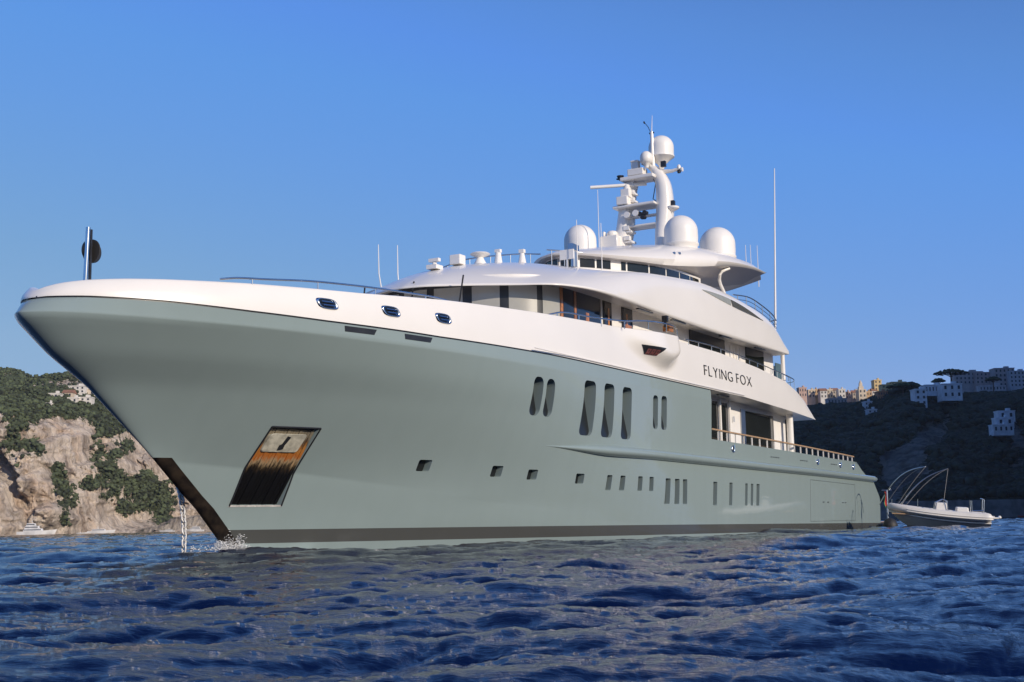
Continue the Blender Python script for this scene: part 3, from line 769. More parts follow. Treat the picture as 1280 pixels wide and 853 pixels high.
# ---- hardtop
NH = 160
H0 = catmull([(34.5,0,14.25),(34.9,.8,14.25),(35.9,1.6,14.25),(37.2,2.4,14.25),(38.8,3.1,14.27),(40.8,3.6,14.4),(43.4,4.0,14.6),(47,4.0,14.95),(49.6,3.9,15.1)], NH)
H1 = catmull([(32.2,0,14.32),(32.8,1.0,14.32),(34.1,2.0,14.3),(35.8,3.0,14.28),(37.9,3.85,14.32),(40.5,4.6,14.6),(43.5,5.25,15.05),(46.3,5.6,15.3),(48.7,5.55,15.42)], NH)
H2 = catmull([(32.1,0,14.40),(32.7,1.05,14.40),(34.0,2.1,14.42),(35.7,3.12,14.47),(37.8,4.0,14.62),(40.4,4.75,14.9),(43.4,5.38,15.25),(46.2,5.68,15.42),(48.9,5.6,15.5)], NH)
H3 = catmull([(32.6,0,14.60),(33.2,1.0,14.62),(34.4,2.0,14.70),(36.0,2.95,14.82),(38.1,3.85,15.02),(40.5,4.6,15.3),(43.4,5.15,15.58),(46.2,5.4,15.7),(49,5.35,15.62)], NH)
H4 = catmull([(34.6,0,15.05),(35.1,.9,15.05),(36.1,1.7,15.15),(37.5,2.6,15.35),(39.2,3.4,15.6),(41,3.95,15.85),(43.4,4.4,16.0),(46,4.6,16.05),(49,4.5,15.85)], NH)
H5 = catmull([(38,0,15.8),(38.3,.7,15.82),(38.9,1.4,15.88),(39.9,2.1,16.0),(41,2.6,16.12),(42.2,2.95,16.2),(43.8,3.2,16.25),(46,3.3,16.2),(49,3.2,16.0)], NH)
ht = loft([H1, H2, H3, H4, H5], 'hardtop', 'white'); ht.data.set_sharp_from_angle(angle=R(60))
Hm = [Vector((p.x*.5+q.x*.5, p.y*.5+q.y*.5, p.z*.4+q.z*.6+.02)) for p, q in zip(H0, H1)]
ht2 = loft([[Vector((p.x, p.y*.995, p.z-.004)) for p in H1], Hm, H0], 'hardtop_soffit', 'soffit_shaded'); ht2.data.set_sharp_from_angle(angle=R(60))
g = G(); pts = [B(43.9,5.1,15.0), B(43.5,4.75,14.75), B(43.6,4.6,14.3), B(44.2,4.65,13.6), B(44.5,4.7,12.8)]
g.tube(catmull(pts, 12), .09, 10); g.build('hardtop_strut', 'white', yacht)
# lower aft lip of the hardtop
V = []
for k in range(21):
    b = 5.4-10.8*k/20; d = 1-(b/5.4)**2
    V += [B(48.75, b*.98, 15.40-.05*d), B(49.6+.6*d, b*.93, 15.25-.5*d), B(50.0+1.4*d, b*.90, 15.4-.45*d), B(49.4+1.4*d, b*.92, 15.6-.3*d)]
mesh_obj('hardtop_tail', V, grid_faces(21, 4), 'soffit', yacht)
for a, z in ((38.5,15.05),(38.9,15.09)): g = G(); g.box(surf(bvh_of(ht.data), a, z, .0), (.16,.1,.12)); g.build('deck_light', 'steel', yacht, smooth=False)

# ---- satellite domes
def dome(s, b, z, r, h, name='satellite_dome', mat='dome'):
    P = [(r*.93, -.25), (r*.95, .05), (r*1.02, .1), (r*1.03, .2), (r*.985, .23)]
    hc = h-r; P += [(r*.985, .3), (r, hc*.6), (r*.995, hc)]
    for k in range(1, 13):
        a = R(90*k/12); P.append((max(.01, r*math.cos(a)), hc+r*math.sin(a)))
    g = G(); g.lathe(B(s, b, z), P, 40); return g.build(name, mat, yacht, angle=50)
dome(41.8, 3.1, 16.05, .95, 1.84); dome(41.8, -3.2, 16.35, .95, 1.84)
dome(47.0, 3.3, 16.2, 1.06, 2.0); dome(47.2, -3.5, 16.2, .98, 1.9)

# ---- radar mast
def leg(P, W, D, name):
    V = []; n = len(P)
    for (b, z, s), w, d in zip(P, W, D):
        for k in range(12):
            a = 2*math.pi*k/12; c, q = math.cos(a), math.sin(a)
            V.append(B(s + math.copysign(abs(q)**.7, q)*d/2, b + math.copysign(abs(c)**.7, c)*w/2, z))
    F = grid_faces(n, 12, True) + [tuple(range(12)), tuple(range((n-1)*12, n*12))[::-1]]
    o = mesh_obj(name, V, F, 'white', yacht); clean(o.data); o.data.set_sharp_from_angle(angle=R(50)); return o
MS = 43.5
pl = catmull([(1.25,15.9,MS),(1.35,17.2,MS),(1.5,18.8,MS),(1.5,19.9,MS),(1.38,20.6,MS),(1.1,21.15,MS),(.7,21.55,MS),(.45,21.7,MS)], 22)
leg(pl, [.62+.3*math.sin(math.pi*min(1, (k/21)*1.05)) for k in range(22)], [1.5-.035*k for k in range(22)], 'mast_leg')
pl = catmull([(-1.5,15.9,MS),(-1.35,16.9,MS),(-1.05,18.0,MS),(-.9,19.2,MS),(-.7,20.2,MS),(-.5,20.8,MS)], 18)
leg(pl, [1.15-.028*k for k in range(18)], [1.5-.03*k for k in range(18)], 'mast_leg')
def plat(b0, b1, z, d, th, name='mast_platform', s=MS, zb=None):
    g = G(); V = []
    g.box(B(s, (b0+b1)/2, z), (d, b1-b0, th)); return g.build(name, 'white', yacht, smooth=False, bevel=.05)
plat(-1.45,1.2,19.15,1.4,.16,s=MS-.2); plat(-1.1,1.2,17.98,1.1,.12); plat(-.95,1.15,20.8,1.3,.22,s=MS-.2); plat(-.8,1.3,18.6,.5,.08)
# equipment on the mast
g = G(); g.box(B(MS-.6,-.8,19.5),(.75,.7,.5)); g.box(B(MS-.6,-.65,19.95),(.5,.55,.5)); g.lathe(B(MS-.6,-.6,20.1),[(.22,0),(.24,.12),(.18,.25),(.12,.4)],16)
rad = g.build('radar_pedestal', 'white', yacht, angle=30, bevel=.03)
g = G(); pa = Vector(B(MS-.6,-.6,20.42)); dr = Vector((0.55,-1.0,-.03)).normalized()
g.tube([pa-dr*1.15+Vector((0,0,.06)), pa+dr*2.15], [.1,.1], 10); g.build('radar_scanner', 'dome', rad)
g = G(); g.box(B(MS-.7,-1.6,17.0),(1.1,1.1,.9)); g.lathe(B(MS-.7,-1.6,17.4),[(.3,0),(.33,.25),(.25,.4)],18); g.box(B(MS-.9,-2.0,17.6),(.3,.12,.35)); g.build('radar_housing','white',yacht,angle=30,bevel=.04)
g = G(); g.tube([B(MS-.6,-2.35,16.2),B(MS-.6,-2.25,16.7)],.12,8); g.build('housing_foot','dark',yacht)
g = G(); g.tube([B(MS-.4,.35,18.5),B(MS-.4,.35,18.75)],.1,8)
for b, z in ((.25,18.62),(.55,18.66),(.42,18.4)): g.tube([B(MS-.45,b,z),B(MS-.85,b,z-.05)],[.10,.14],12)
g.build('floodlight','dark',yacht)
g = G()
for b, z in ((-.55,18.62),(.0,18.65)): g.tube([B(MS-.9,b,z),B(MS-.3,b,z)],[.19,.15],14)
g.build('horn','white',yacht)
g = G(); g.tube([B(MS-.2,1.0,19.4),B(MS-.2,.85,19.5),B(MS-.2,1.05,20.4),B(MS-.2,.8,20.9)],.03,6); g.tube([B(MS-.2,.4,19.35),B(MS-.2,1.,19.35)],.05,6); g.build('cable_run','dark',yacht)
# shelves down the starboard leg
for z in (16.5,17.1,17.7): g = G(); g.box(B(MS-.2,-.75,z),(.7,.6,.12)); g.box(B(MS-.5,-.72,z+.2),(.3,.35,.25)); g.build('mast_shelf','white',yacht,smooth=False)
for z in (19.5,19.95,20.4,20.65): g = G(); g.box(B(MS-.2,-.45,z),(.6,.5,.1)); g.box(B(MS-.4,-.4,z+.12),(.25,.3,.18)); g.build('mast_shelf','white',yacht,smooth=False)
# top: big dome on a cone, small dome, pole, arm with lamp
g = G(); P = [(.12,-.35),(.2,-.1),(.52,.2),(.70,.32),(.76,.36),(.76,.44),(.73,.46),(.74,.9)]
for k in range(1, 11): a = R(90*k/10); P.append((max(.01,.74*math.cos(a)), .95+.72*math.sin(a)))
g.lathe(B(MS+.4,1.22,21.72),P,32); g.build('mast_dome','dome',yacht,angle=50)
g = G(); P = [(.12,-.3),(.15,-.1),(.3,.0),(.36,.05),(.37,.25)]
for k in range(1, 9): a = R(90*k/8); P.append((max(.01,.37*math.cos(a)), .3+.4*math.sin(a)))
g.lathe(B(MS-.6,.68,21.6),P,24); g.build('mast_dome','dome',yacht,angle=50)
g = G(); g.tube([B(MS-.25,.95,21.2),B(MS-.25,.93,23.5)],[.14,.10],10); g.build('mast_pole','white',yacht)
g = G(); g.tube([B(MS-.25,.93,23.5),B(MS-.25,1.0,24.5)],[.03,.012],6); g.build('whip_antenna','white_matt',yacht)
g = G(); g.tube([B(MS-.25,.9,23.4),B(MS-.25,.72,23.85),B(MS-.25,.5,24.15)],.02,6); g.tube([B(MS-.25,.5,24.1),B(MS-.25,.46,24.22)],.05,6); g.tube([B(MS-.25,.78,23.45),B(MS-.25,1.08,23.45)],.05,6); g.build('wind_sensor','dark',yacht)
g = G(); g.tube([B(MS,1.3,21.1),B(MS,2.0,21.05),B(MS,2.5,21.12)],[.14,.1,.09],10); g.lathe(B(MS,2.45,21.1),[(.1,0),(.12,.15),(.07,.25)],12); g.tube([B(MS,2.6,21.05),B(MS,2.68,21.05)],.13,10); g.build('signal_arm','white',yacht)
g = G(); g.lathe(B(MS,2.45,20.86),[(.09,0),(.12,.1),(.09,.18)],12); g.build('signal_lamp','dark',yacht)
g = G(); g.box(B(MS-.3,1.62,21.45),(.2,.28,.34)); g.build('lamp_box','dark',yacht,smooth=False)
g = G(); g.box(B(MS-.1,2.0,19.1),(.25,.28,.3)); g.build('lamp_box','dark',yacht,smooth=False)
g = G(); g.lathe(B(MS-.1,2.0,18.72),[(.1,-.1),(.38,.06),(.4,.16),(.3,.2)],20); g.tube([B(MS-.1,1.6,18.7),B(MS-.1,2.0,18.6)],.08,8); g.build('antenna_plate','white',yacht)
g = G(); g.lathe(B(MS-.5,-1.05,20.8),[(.05,0),(.2,.25),(.22,.3)],14); g.tube([B(MS-.5,-1.3,20.95),B(MS-.4,-.8,20.85)],.05,6); g.build('mast_horn','dark',yacht)
g = G(); g.box(B(MS-.4,.0,21.15),(.7,1.0,.4)); g.box(B(MS-.5,-.05,21.55),(.4,.45,.45)); g.box(B(MS-.5,-.05,21.8),(.5,.5,.1)); g.build('mast_head_box','white',yacht,smooth=False,bevel=.04)

# ---- whip antennas
def whip(s, b, z0, z1, r=.03, ds=0, name='whip_antenna'):
    g = G(); g.tube([B(s, b, z0), B(s+ds, b, z0+(z1-z0)*.35), B(s+ds*1.2, b, z1)], [r, r*.8, r*.5], 6); g.build(name, 'white_matt', yacht)
whip(23.0,-4.0,11.6,13.65,.035,-.2); whip(24.4,-4.0,11.8,13.9,.035,-.1)
whip(25.6,4.7,11.7,14.2,.028); whip(28.3,4.6,12.3,14.6,.028); whip(41.0,-1.6,15.9,19.9,.03)
whip(50.0,4.0,15.4,17.6,.03); whip(50.6,4.1,15.3,17.7,.03); whip(51.0,4.4,15.1,17.7,.03)
g = G(); g.tube([B(53.3,4.5,12.2),B(53.6,4.5,13.4),B(54.9,4.5,23.5)],[.09,.075,.03],10); g.build('tall_whip_antenna','white_matt',yacht)

# ---- fittings on the brow
def onbrow(s, b):
    hit = BB.ray_cast(Vector(B(s, b, 20)), Vector((0, 0, -1))); return Vector(B(s, b, (hit[0].z if hit[0] else 12.6)))
p = onbrow(21.3,0); g = G(); g.box(p+Vector((0,0,.08)),(.55,.5,.18)); g.tube([p,p+Vector((0,0,.3))],.1,8); g.box(p+Vector((0,0,.4)),(.2,.5,.14)); g.build('search_light','white',yacht,angle=30)
p = onbrow(23.0,0.1); g = G(); g.box(p+Vector((0,0,.22)),(.5,.55,.44)); g.build('deck_box','white',yacht,smooth=False,bevel=.04)
p = onbrow(24.6,0.3); g = G(); g.lathe(p,[(.3,-.1),(.2,.1),(.14,.2),(.2,.24),(.42,.33),(.46,.37),(.40,.42),(.2,.46)],30); g.build('antenna_saucer','dome',yacht,angle=60)
p = onbrow(26.4,0.2); g = G(); g.tube([p,p+Vector((0,0,.55))],[.2,.12],10); g.box(p+Vector((0,0,.6)),(.2,.28,.14)); g.build('deck_post','white',yacht,angle=30)
p = onbrow(27.6,0.8); g = G(); g.tube([p,p+Vector((0,0,.5))],[.2,.1],10); g.box(p+Vector((0,0,.58)),(.2,.26,.16)); g.build('deck_post','white',yacht,angle=30)
p = onbrow(30.0,2.3); g = G(); g.tube([p,p+Vector((0,0,.75))],[.15,.12],10); g.box(p+Vector((0,0,.95)),(.7,.25,.3)); g.build('search_light','steel',yacht,angle=30)
p = onbrow(29.5,3.0); g = G(); g.box(Vector(B(29.0,2.45,13.5)),(.1,.72,.46)); g.tube([Vector(B(29.0,2.45,12.4)),Vector(B(29.0,2.45,13.3))],.05,8); g.build('flat_antenna','white',yacht,smooth=False)
def rail(pts, h, nst, name='guard_rail', r=.032, mat='chrome', base=None, mid=0, every=None):
    g = G(); P = catmull(pts, max(24, len(pts)*8)); g.tube([B(*p) for p in P], r, 8); o = g.build(name, mat, yacht, angle=60)
    for m_ in range(mid):
        g = G(); g.tube([B(p.x, p.y, p.z-h*(m_+1)/(mid+1)) for p in P], r*.5, 6); g.build('rail_wire', mat, o)
    for k in range(nst):
        i = int((len(P)-1)*(k+.5)/nst) if nst > 1 else len(P)//2
        p = P[i]; g = G(); g.tube([B(p.x, p.y, p.z), B(p.x, p.y, p.z-h)], r*.7, 6); g.build('stanchion', mat, o)
    return o
rail([(23.5,-1.2,12.3),(24.6,-1.1,12.75),(25.9,-1.,13.18),(29.8,-.8,14.05),(32.0,-.6,14.42)], .8, 5, mat='steel')
rail([(31.0,.3,14.35),(31.5,1.0,14.3),(32.2,1.7,14.25)], .75, 3, mat='steel')
# foredeck rails
FR = [(4.6,3.20,8.37),(5.1,3.42,8.46),(6.0,3.71,8.53),(7.56,4.17,8.67),(8.96,4.53,8.74),(10.33,4.82,8.79),(11.8,5.09,8.82),(13.2,5.3,8.84),(13.9,5.4,8.80)]
rail(FR, .26, 4, r=.035); rail([(a_, -b_, c_) for a_, b_, c_ in FR], .26, 4, r=.035)
rail([(20.2,5.95,9.08),(21.6,6.0,9.38),(24.2,6.1,9.50),(26.5,6.4,9.62),(28.4,6.75,9.82),(30.2,6.85,9.92),(31.6,6.75,9.93),(32.6,6.4,9.9),(33.0,6.2,9.6)], .35, 7, r=.035)
g = G(); g.box(B(31.3,6.5,9.85),(.5,.35,.3)); g.build('wing_console','wood',yacht,smooth=False,bevel=.03)
g = G(); g.tube([B(31.1,6.45,9.9),B(31.1,6.45,10.35)],.07,8); g.box(B(31.1,6.45,10.3),(.2,.25,.3)); g.build('wing_repeater','dark',yacht)
rail([(34.2,6.15,9.74),(38,6.15,9.82),(43,6.12,9.72),(47,6.08,9.58),(51.8,6.0,9.36)], .25, 12, r=.03)
rail([(47,6.08,9.58),(51.8,6.0,9.36),(53.0,5.6,9.3),(53.6,4.8,9.3)], .9, 6, r=.025)
# sundeck aft rail
rail([(43.5,5.4,13.40),(46.0,5.45,13.6),(48.5,5.4,13.45),(50.6,5.3,13.22),(52.2,5.0,13.1)], .75, 6, r=.035, mid=2, mat='steel')
rail([(52.2,5.0,13.1),(52.4,3,13.1),(52.4,-3,13.1),(52.2,-5.0,13.1)], .75, 4, r=.035, mid=2, mat='steel')
# wipers on the wheelhouse front
for b in (-2.9,-.4,2.0):
    g = G(); g.tube([B(19.2,b+.75,10.9),B(19.9,b,9.4)],.035,6); g.build('wiper','dark',yacht)
# soffit panel joints / dark vents under the brow side
for s in (29.5,33.5,40.,45.5): g = G(); g.box(B(s,6.12,10.50),(1.6,.16,.06)); g.build('soffit_vent','dark',yacht,smooth=False)

# ---- main deck aft rail: teak cap on stanchions
def RZ(s): return 5.50-.0125*(s-37)
def RBf(s): return bhull(s, 4.7)-.05
S = [37.2+i*(65.6-37.2)/60 for i in range(61)]
for sg in (1,-1):
    g = G(); V = []
    P = [(s, sg*RBf(s), RZ(s)) for s in S] + ([(65.9, sg*(RBf(66)-.25), RZ(65.9))] if 1 else [])
    for s, b, z in P:
        for db, dz in ((-.09,-.035),(.09,-.035),(.09,.035),(-.09,.035)): V.append(B(s, b+db, z+dz))
    F = grid_faces(len(P), 4, True)+[(0,1,2,3),((len(P)-1)*4+3,(len(P)-1)*4+2,(len(P)-1)*4+1,(len(P)-1)*4)]
    cap = mesh_obj('deck_rail', V, F, 'teak', yacht, smooth=False); clean(cap.data)
    for k in range(22):
        s = 38.2+k*1.29; wd = .05 if k < 4 else .085
        g = G(); g.box(B(s, sg*RBf(s), (RZ(s)+MBz(s))/2), (wd, .06, RZ(s)-MBz(s)+.05)); g.build('rail_post', 'white', cap, smooth=False)
# round fairleads aft
def roundlead(s, z, r):
    g = G(); n = 20; V = []
    for rr, off in ((r,0),(r*.95,.05),(r*.75,.05),(r*.65,0)):
        for k in range(n):
            a = 2*math.pi*k/n; V.append(surf(HB, s+rr*math.cos(a)*1.3, z+rr*math.sin(a), off))
    o = mesh_obj('mooring_fairlead', V, grid_faces(4, n, True), 'chrome', yacht)
    V = [surf(HB, s+r*.68*math.cos(2*math.pi*k/n)*1.3, z+r*.68*math.sin(2*math.pi*k/n), .01) for k in range(n)]
    mesh_obj('throat', V, [tuple(range(n))], 'dark', o)
    g.tube([surf(HB, s-.02, z+r*1.2, .08), surf(HB, s-.02, z-r*.2, .1)], r*.22, 8); g.build('bollard','chrome',o)
for s, z in ((40.2,4.60),(55.9,4.44),(61.6,4.42),(65.3,4.40)): roundlead(s, z, .19)
for s in (46.5,52.2,59.3):
    g = G()
    for k in range(4): g.box(surf(HB, s+k*.42, 4.42, .0), (.26,.02,.05))
    g.build('scupper','dark',yacht,smooth=False)
# shell doors: hairline joints in the plating
def joint(P, name='shell_door_joint'):
    g = G()
    for a, c in zip(P, P[1:]+P[:1]):
        n = 14; pts = [surf(HB, a[0]+(c[0]-a[0])*k/n, a[1]+(c[1]-a[1])*k/n, -.004) for k in range(n+1)]; g.tube(pts, .013, 5)
    g.build(name, 'dark', yacht)
joint([(54.2,3.3),(65.7,3.2),(65.8,.75),(54.2,.75)])
g = G()
for s in (57.2,58.3,62.2,62.9): g.box(surf(HB, s, 1.95, .0), (.3,.03,.06))
g.build('door_handle','dark',yacht,smooth=False)
# swim platform
g = G(); g.box(B(75.6,0,.42),(3.4,10.2,.28)); g.build('swim_platform','dark',yacht,smooth=False,bevel=.05)
g = G(); g.box(B(75.6,0,.585),(3.2,10.0,.05)); g.build('platform_teak','teak',yacht,smooth=False)
g = G()
for b in (3.5,-3.5): g.tube([B(74.4,b,.5),B(74.4,b,2.0)],.05,8)
g.build('platform_handhold','chrome',yacht)
# jackstaff with its black ball
g = G(); g.tube([B(2.3,0,7.9),B(2.36,0,9.95)],[.075,.07],14); js = g.build('jackstaff','chrome',yacht)
g = G(); g.box(B(2.46,.02,9.0),(.07,.05,1.8)); g.build('jackstaff_track','dark',js,smooth=False)
g = G(); V = []; n = 32
for o_ in (-.03,.03):
    for k in range(n): a = 2*math.pi*k/n; V.append(B(2.62+o_*.6, -.12+.36*math.cos(a), 9.28+.36*math.sin(a)))
mesh_obj('anchor_ball', V, [tuple(range(n)), tuple(range(n, 2*n))[::-1]]+[(i,(i+1)%n,n+(i+1)%n,n+i) for i in range(n)], simple('black_canvas',(.035,.033,.03),.6), js, smooth=False)
V = []
for o_ in (-.03,.03):
    for k in range(n): a = 2*math.pi*k/n; V.append(B(2.62+.36*math.cos(a), -.12+o_, 9.28+.36*math.sin(a)))
mesh_obj('anchor_ball', V, [tuple(range(n)), tuple(range(n, 2*n))[::-1]]+[(i,(i+1)%n,n+(i+1)%n,n+i) for i in range(n)], 'dark', js, smooth=False)

def inst(verts, faces, mats4):
    """numpy: many transformed copies of one small shape as one mesh"""
    V = np.asarray(verts); n = len(V); F = np.asarray(faces); out = []; of = []
    for k, (c, sc, rz) in enumerate(mats4):
        ca, sa = math.cos(rz), math.sin(rz); P = V*np.array(sc)
        P = np.stack([P[:,0]*ca-P[:,1]*sa, P[:,0]*sa+P[:,1]*ca, P[:,2]], -1) + np.array(c)
        out.append(P); of.append(F+k*n)
    return np.concatenate(out), np.concatenate(of)
def np_mesh(name, V, F, mat, smooth=True):
    me = bpy.data.meshes.new(name); k = F.shape[1]
    me.vertices.add(len(V)); me.vertices.foreach_set('co', np.asarray(V, dtype=np.float32).ravel())
    me.loops.add(F.size); me.loops.foreach_set('vertex_index', F.astype(np.int32).ravel())
    me.polygons.add(len(F)); me.polygons.foreach_set('loop_start', (np.arange(len(F))*k).astype(np.int32))
    if smooth: me.polygons.foreach_set('use_smooth', [True]*len(F))
    me.update(calc_edges=True); me.materials.append(MAT[mat] if isinstance(mat, str) else mat)
    o = bpy.data.objects.new(name, me); COL.objects.link(o); return o
def ico(sub=1, jit=0., seed=0):
    bm = bmesh.new(); bmesh.ops.create_icosphere(bm, subdivisions=sub, radius=1)
    rng = random.Random(seed)
    for v in bm.verts: v.co *= 1+rng.uniform(-jit, jit)
    V = [tuple(v.co) for v in bm.verts]; F = [tuple(v.index for v in f.verts) for f in bm.faces]; bm.free(); return V, F

# ---------------------------------------------------------------- anchor chain
def yw(s, b, z): return YT + Vector((ux*s + math.cos(TH)*b, uy*s - math.sin(TH)*b, z))
def chain():
    P = catmull([yw(8.6,-2.45,2.75), yw(7.6,-1.2,2.25), yw(6.95,-.45,1.75), yw(6.80,-.2,.9), yw(6.70,-.12,.0), yw(6.62,-.1,-.9)], 700)
    g = G(); d = 0; k = 0; last = P[0]; step = .20
    acc = 0
    for a, c in zip(P, P[1:]):
        acc += (c-a).length
        if acc >= step:
            acc = 0; t = (c-a).normalized(); ref = Vector((ux, uy, 0)) if k % 2 else Vector((math.cos(TH), -math.sin(TH), 0))
            x = (ref - t*ref.dot(t)).normalized(); L_, W_ = .15, .078; pts = []
            for q in range(15):
                an = 2*math.pi*q/14; pts.append(a + t*math.sin(an)*(L_ if 1 else 0) + x*math.copysign(abs(math.cos(an))**.7, math.cos(an))*W_)
            g.tube(pts, .030, 7, caps=False); k += 1
    o = g.build('anchor_chain', 'galv', None, angle=80)
    return tag(o, 'pale steel anchor chain hanging from the bow down into the water', 'chain')
chain()

# ---------------------------------------------------------------- splash at the stem
def splash():
    rng = random.Random(3); V0, F0 = ico(1); L_ = []
    for k in range(14000):
        t = rng.random()**1.5; s = 8.3 + t*5.2; side = bhull(s, .2)+.03+abs(rng.gauss(0, .14+.30*t))
        crest = (.62*math.exp(-((t-.07)/.10)**2)+.16*math.exp(-t*5))*(.75+.5*math.sin(s*9)*math.sin(s*23))
        h = crest*rng.random()**1.2
        c = yw(s-.2*(1-t), side-(.2 if t < .1 else 0)*rng.random(), .10+h)
        r_ = rng.uniform(.004,.015) if h > .15 else rng.uniform(.008,.026)*(1.1-.6*t)
        L_.append((c, (r_*rng.uniform(1,3.), r_*rng.uniform(1,2.6), r_*rng.uniform(.4,1.)), rng.uniform(0, 6.3)))
    for k in range(900):
        c = yw(8.25+rng.gauss(0,.4), rng.gauss(-.05,.5), .08+abs(rng.gauss(0,.13))); r_ = rng.uniform(.006,.024)
        L_.append((c, (r_*2, r_*1.6, r_*.8), rng.uniform(0, 6.3)))
    V, F = inst(V0, F0, L_)
    m, N, L, b = node_mat('foam', (.75,.76,.76), .6); b.inputs['Subsurface Weight'].default_value = 0; MAT['foam'] = m
    add_noise(m, N, L, b, (.62,.64,.66), (.82,.82,.81), 6)
    tag(np_mesh('bow_foam', V, F, 'foam'), kind='stuff')
splash()

# ---------------------------------------------------------------- tender (inflatable) alongside the stern
def tender():
    MAT['tube'] = simple('tube_fabric', (.66,.63,.58), .45, 0, .1, .05, 2)
    MAT['tubeg'] = simple('hull_side_grey', (.64,.64,.62), .4, 0, .1, .05, 2)
    MAT['gel'] = simple('gelcoat_cream', (.80,.74,.62), .25, 0, .4, .04, 2)
    # local: x forward (bow), y to port, z up; length 7.4
    cx, cy = 30.9, 84.0
    rz = math.atan2(.25, -1)
    t = empty('tender', (cx-.25, cy, .02), rz, 'white inflatable tender with grey sides moored beside the yacht stern', 'inflatable boat')
    t.rotation_euler = (R(-2), R(-3.5), rz)
    L_ = 6.3
    def outline(u):    # u 0 stern .. 1 bow, half-breadth and height of tube centre
        return 1.18*(1-max(0, (u-.45)/.55)**2.6)**.6 if u < 1 else 0, .66+.46*u**2
    for sg in (1, -1):
        pts = []; rr = []
        for k in range(40):
            u = k/39*.995; y, z = outline(u); pts.append((u*L_-.2, sg*(y+.02), z)); rr.append(.30-.06*u if u > .04 else .05+.25*(u/.04)**.5)
        pts = [(-.55, sg*1.18, .66)] + pts; rr = [.06]+rr
        g = G(); g.tube(pts, rr, 16); o = g.build('side_tube', 'tube', t, angle=60)
        g = G(); 
        for dz in (.03,-.10): g.tube([(p[0], p[1]+sg*(rr[i+1]+.005 if i+1 < len(rr) else .2), p[2]+dz) for i, p in enumerate(pts[1:-6])], .03, 6)
        g.build('tube_strake', 'white', o)
    # V hull
    V = []; n = 30
    for k in range(n):
        u = k/(n-1); y, z = outline(min(.998, u)); x = u*L_-.1; keel = -.35+ 1.22*max(0, (u-.62)/.38)**2.2; yy = y*.92
        ch = .30+.52*u**2.2
        for q in ((yy, z-.12),(yy*.99, (z+ch)/2-.05),(yy*.93, ch),(yy*.88, ch-.05),(0.0, keel)): V.append((x-.5*max(0,u-.8)*(z-q[1]), q[0], min(q[1], z)))
    K = len(V); F = grid_faces(n, 5); V += [(x, -y, z) for x, y, z in V]; F += [tuple(i+K for i in f)[::-1] for f in F] + [(0,1,2,3,4),(K+4,K+3,K+2,K+1,K)]
    mi = []
    for f in F: 
        r_ = min(i % 5 for i in f) if len(f) == 4 else 3; mi.append(0 if r_ < 2 else 1)
    o = mesh_obj('hull', V, F, None, t, True, 35, [MAT['tubeg'], MAT['gel']], mi); clean(o.data); o.data.set_sharp_from_angle(angle=R(30))
    g = G()
    for sg in (1,-1): g.tube([V_ for V_ in [((k/29)*L_-.1-.2*max(0,k/29-.8), sg*(outline(min(.998,k/29))[0]*.95), .30+.55*(k/29)**2.2) for k in range(28)]], .05, 6)
    g.build('spray_rail', 'white', t)
    g = G(); g.box((3.0,0,.7),(6.0,2.1,.06)); g.build('deck','teak',t,smooth=False)
    g = G(); g.box((2.9,0,1.1),(.8,.8,.8),taper=.8); g.build('console','white',t,smooth=False,bevel=.05)
    g = G()
    for y in (.42,-.42): g.tube([(2.5,y,1.0),(2.55,y,1.62),(2.8,y,1.72),(3.25,y,1.5),(3.35,y,1.05)],.025,8)
    g.tube([(2.8,.42,1.72),(2.8,-.42,1.72)],.025,8); g.build('console_rail','chrome',t)
    g = G()
    for y in (.5,-.5): g.tube([(.3,y,.8),(.28,y,1.78),(.4,y,1.85)],.035,8); g.tube([(1.0,y,.8),(1.05,y,1.7)],.03,8)
    g.tube([(.4,.5,1.83),(.4,-.5,1.83)],.03,8); g.tube([(.28,.5,1.1),(1.0,.5,1.05)],.03,8); g.build('stern_frame','chrome',t)
    g = G(); g.box((1.6,0,1.0),(.8,1.2,.5),taper=.9); g.build('seat','white_matt',t,smooth=False,bevel=.06)
    g = G(); g.tube([(4.4,.9,1.1),(4.4,.9,1.7)],.02,6); g.tube([(6.0,.5,1.3),(6.0,.5,1.6)],.02,6); g.build('post','chrome',t)
    return t
tender()
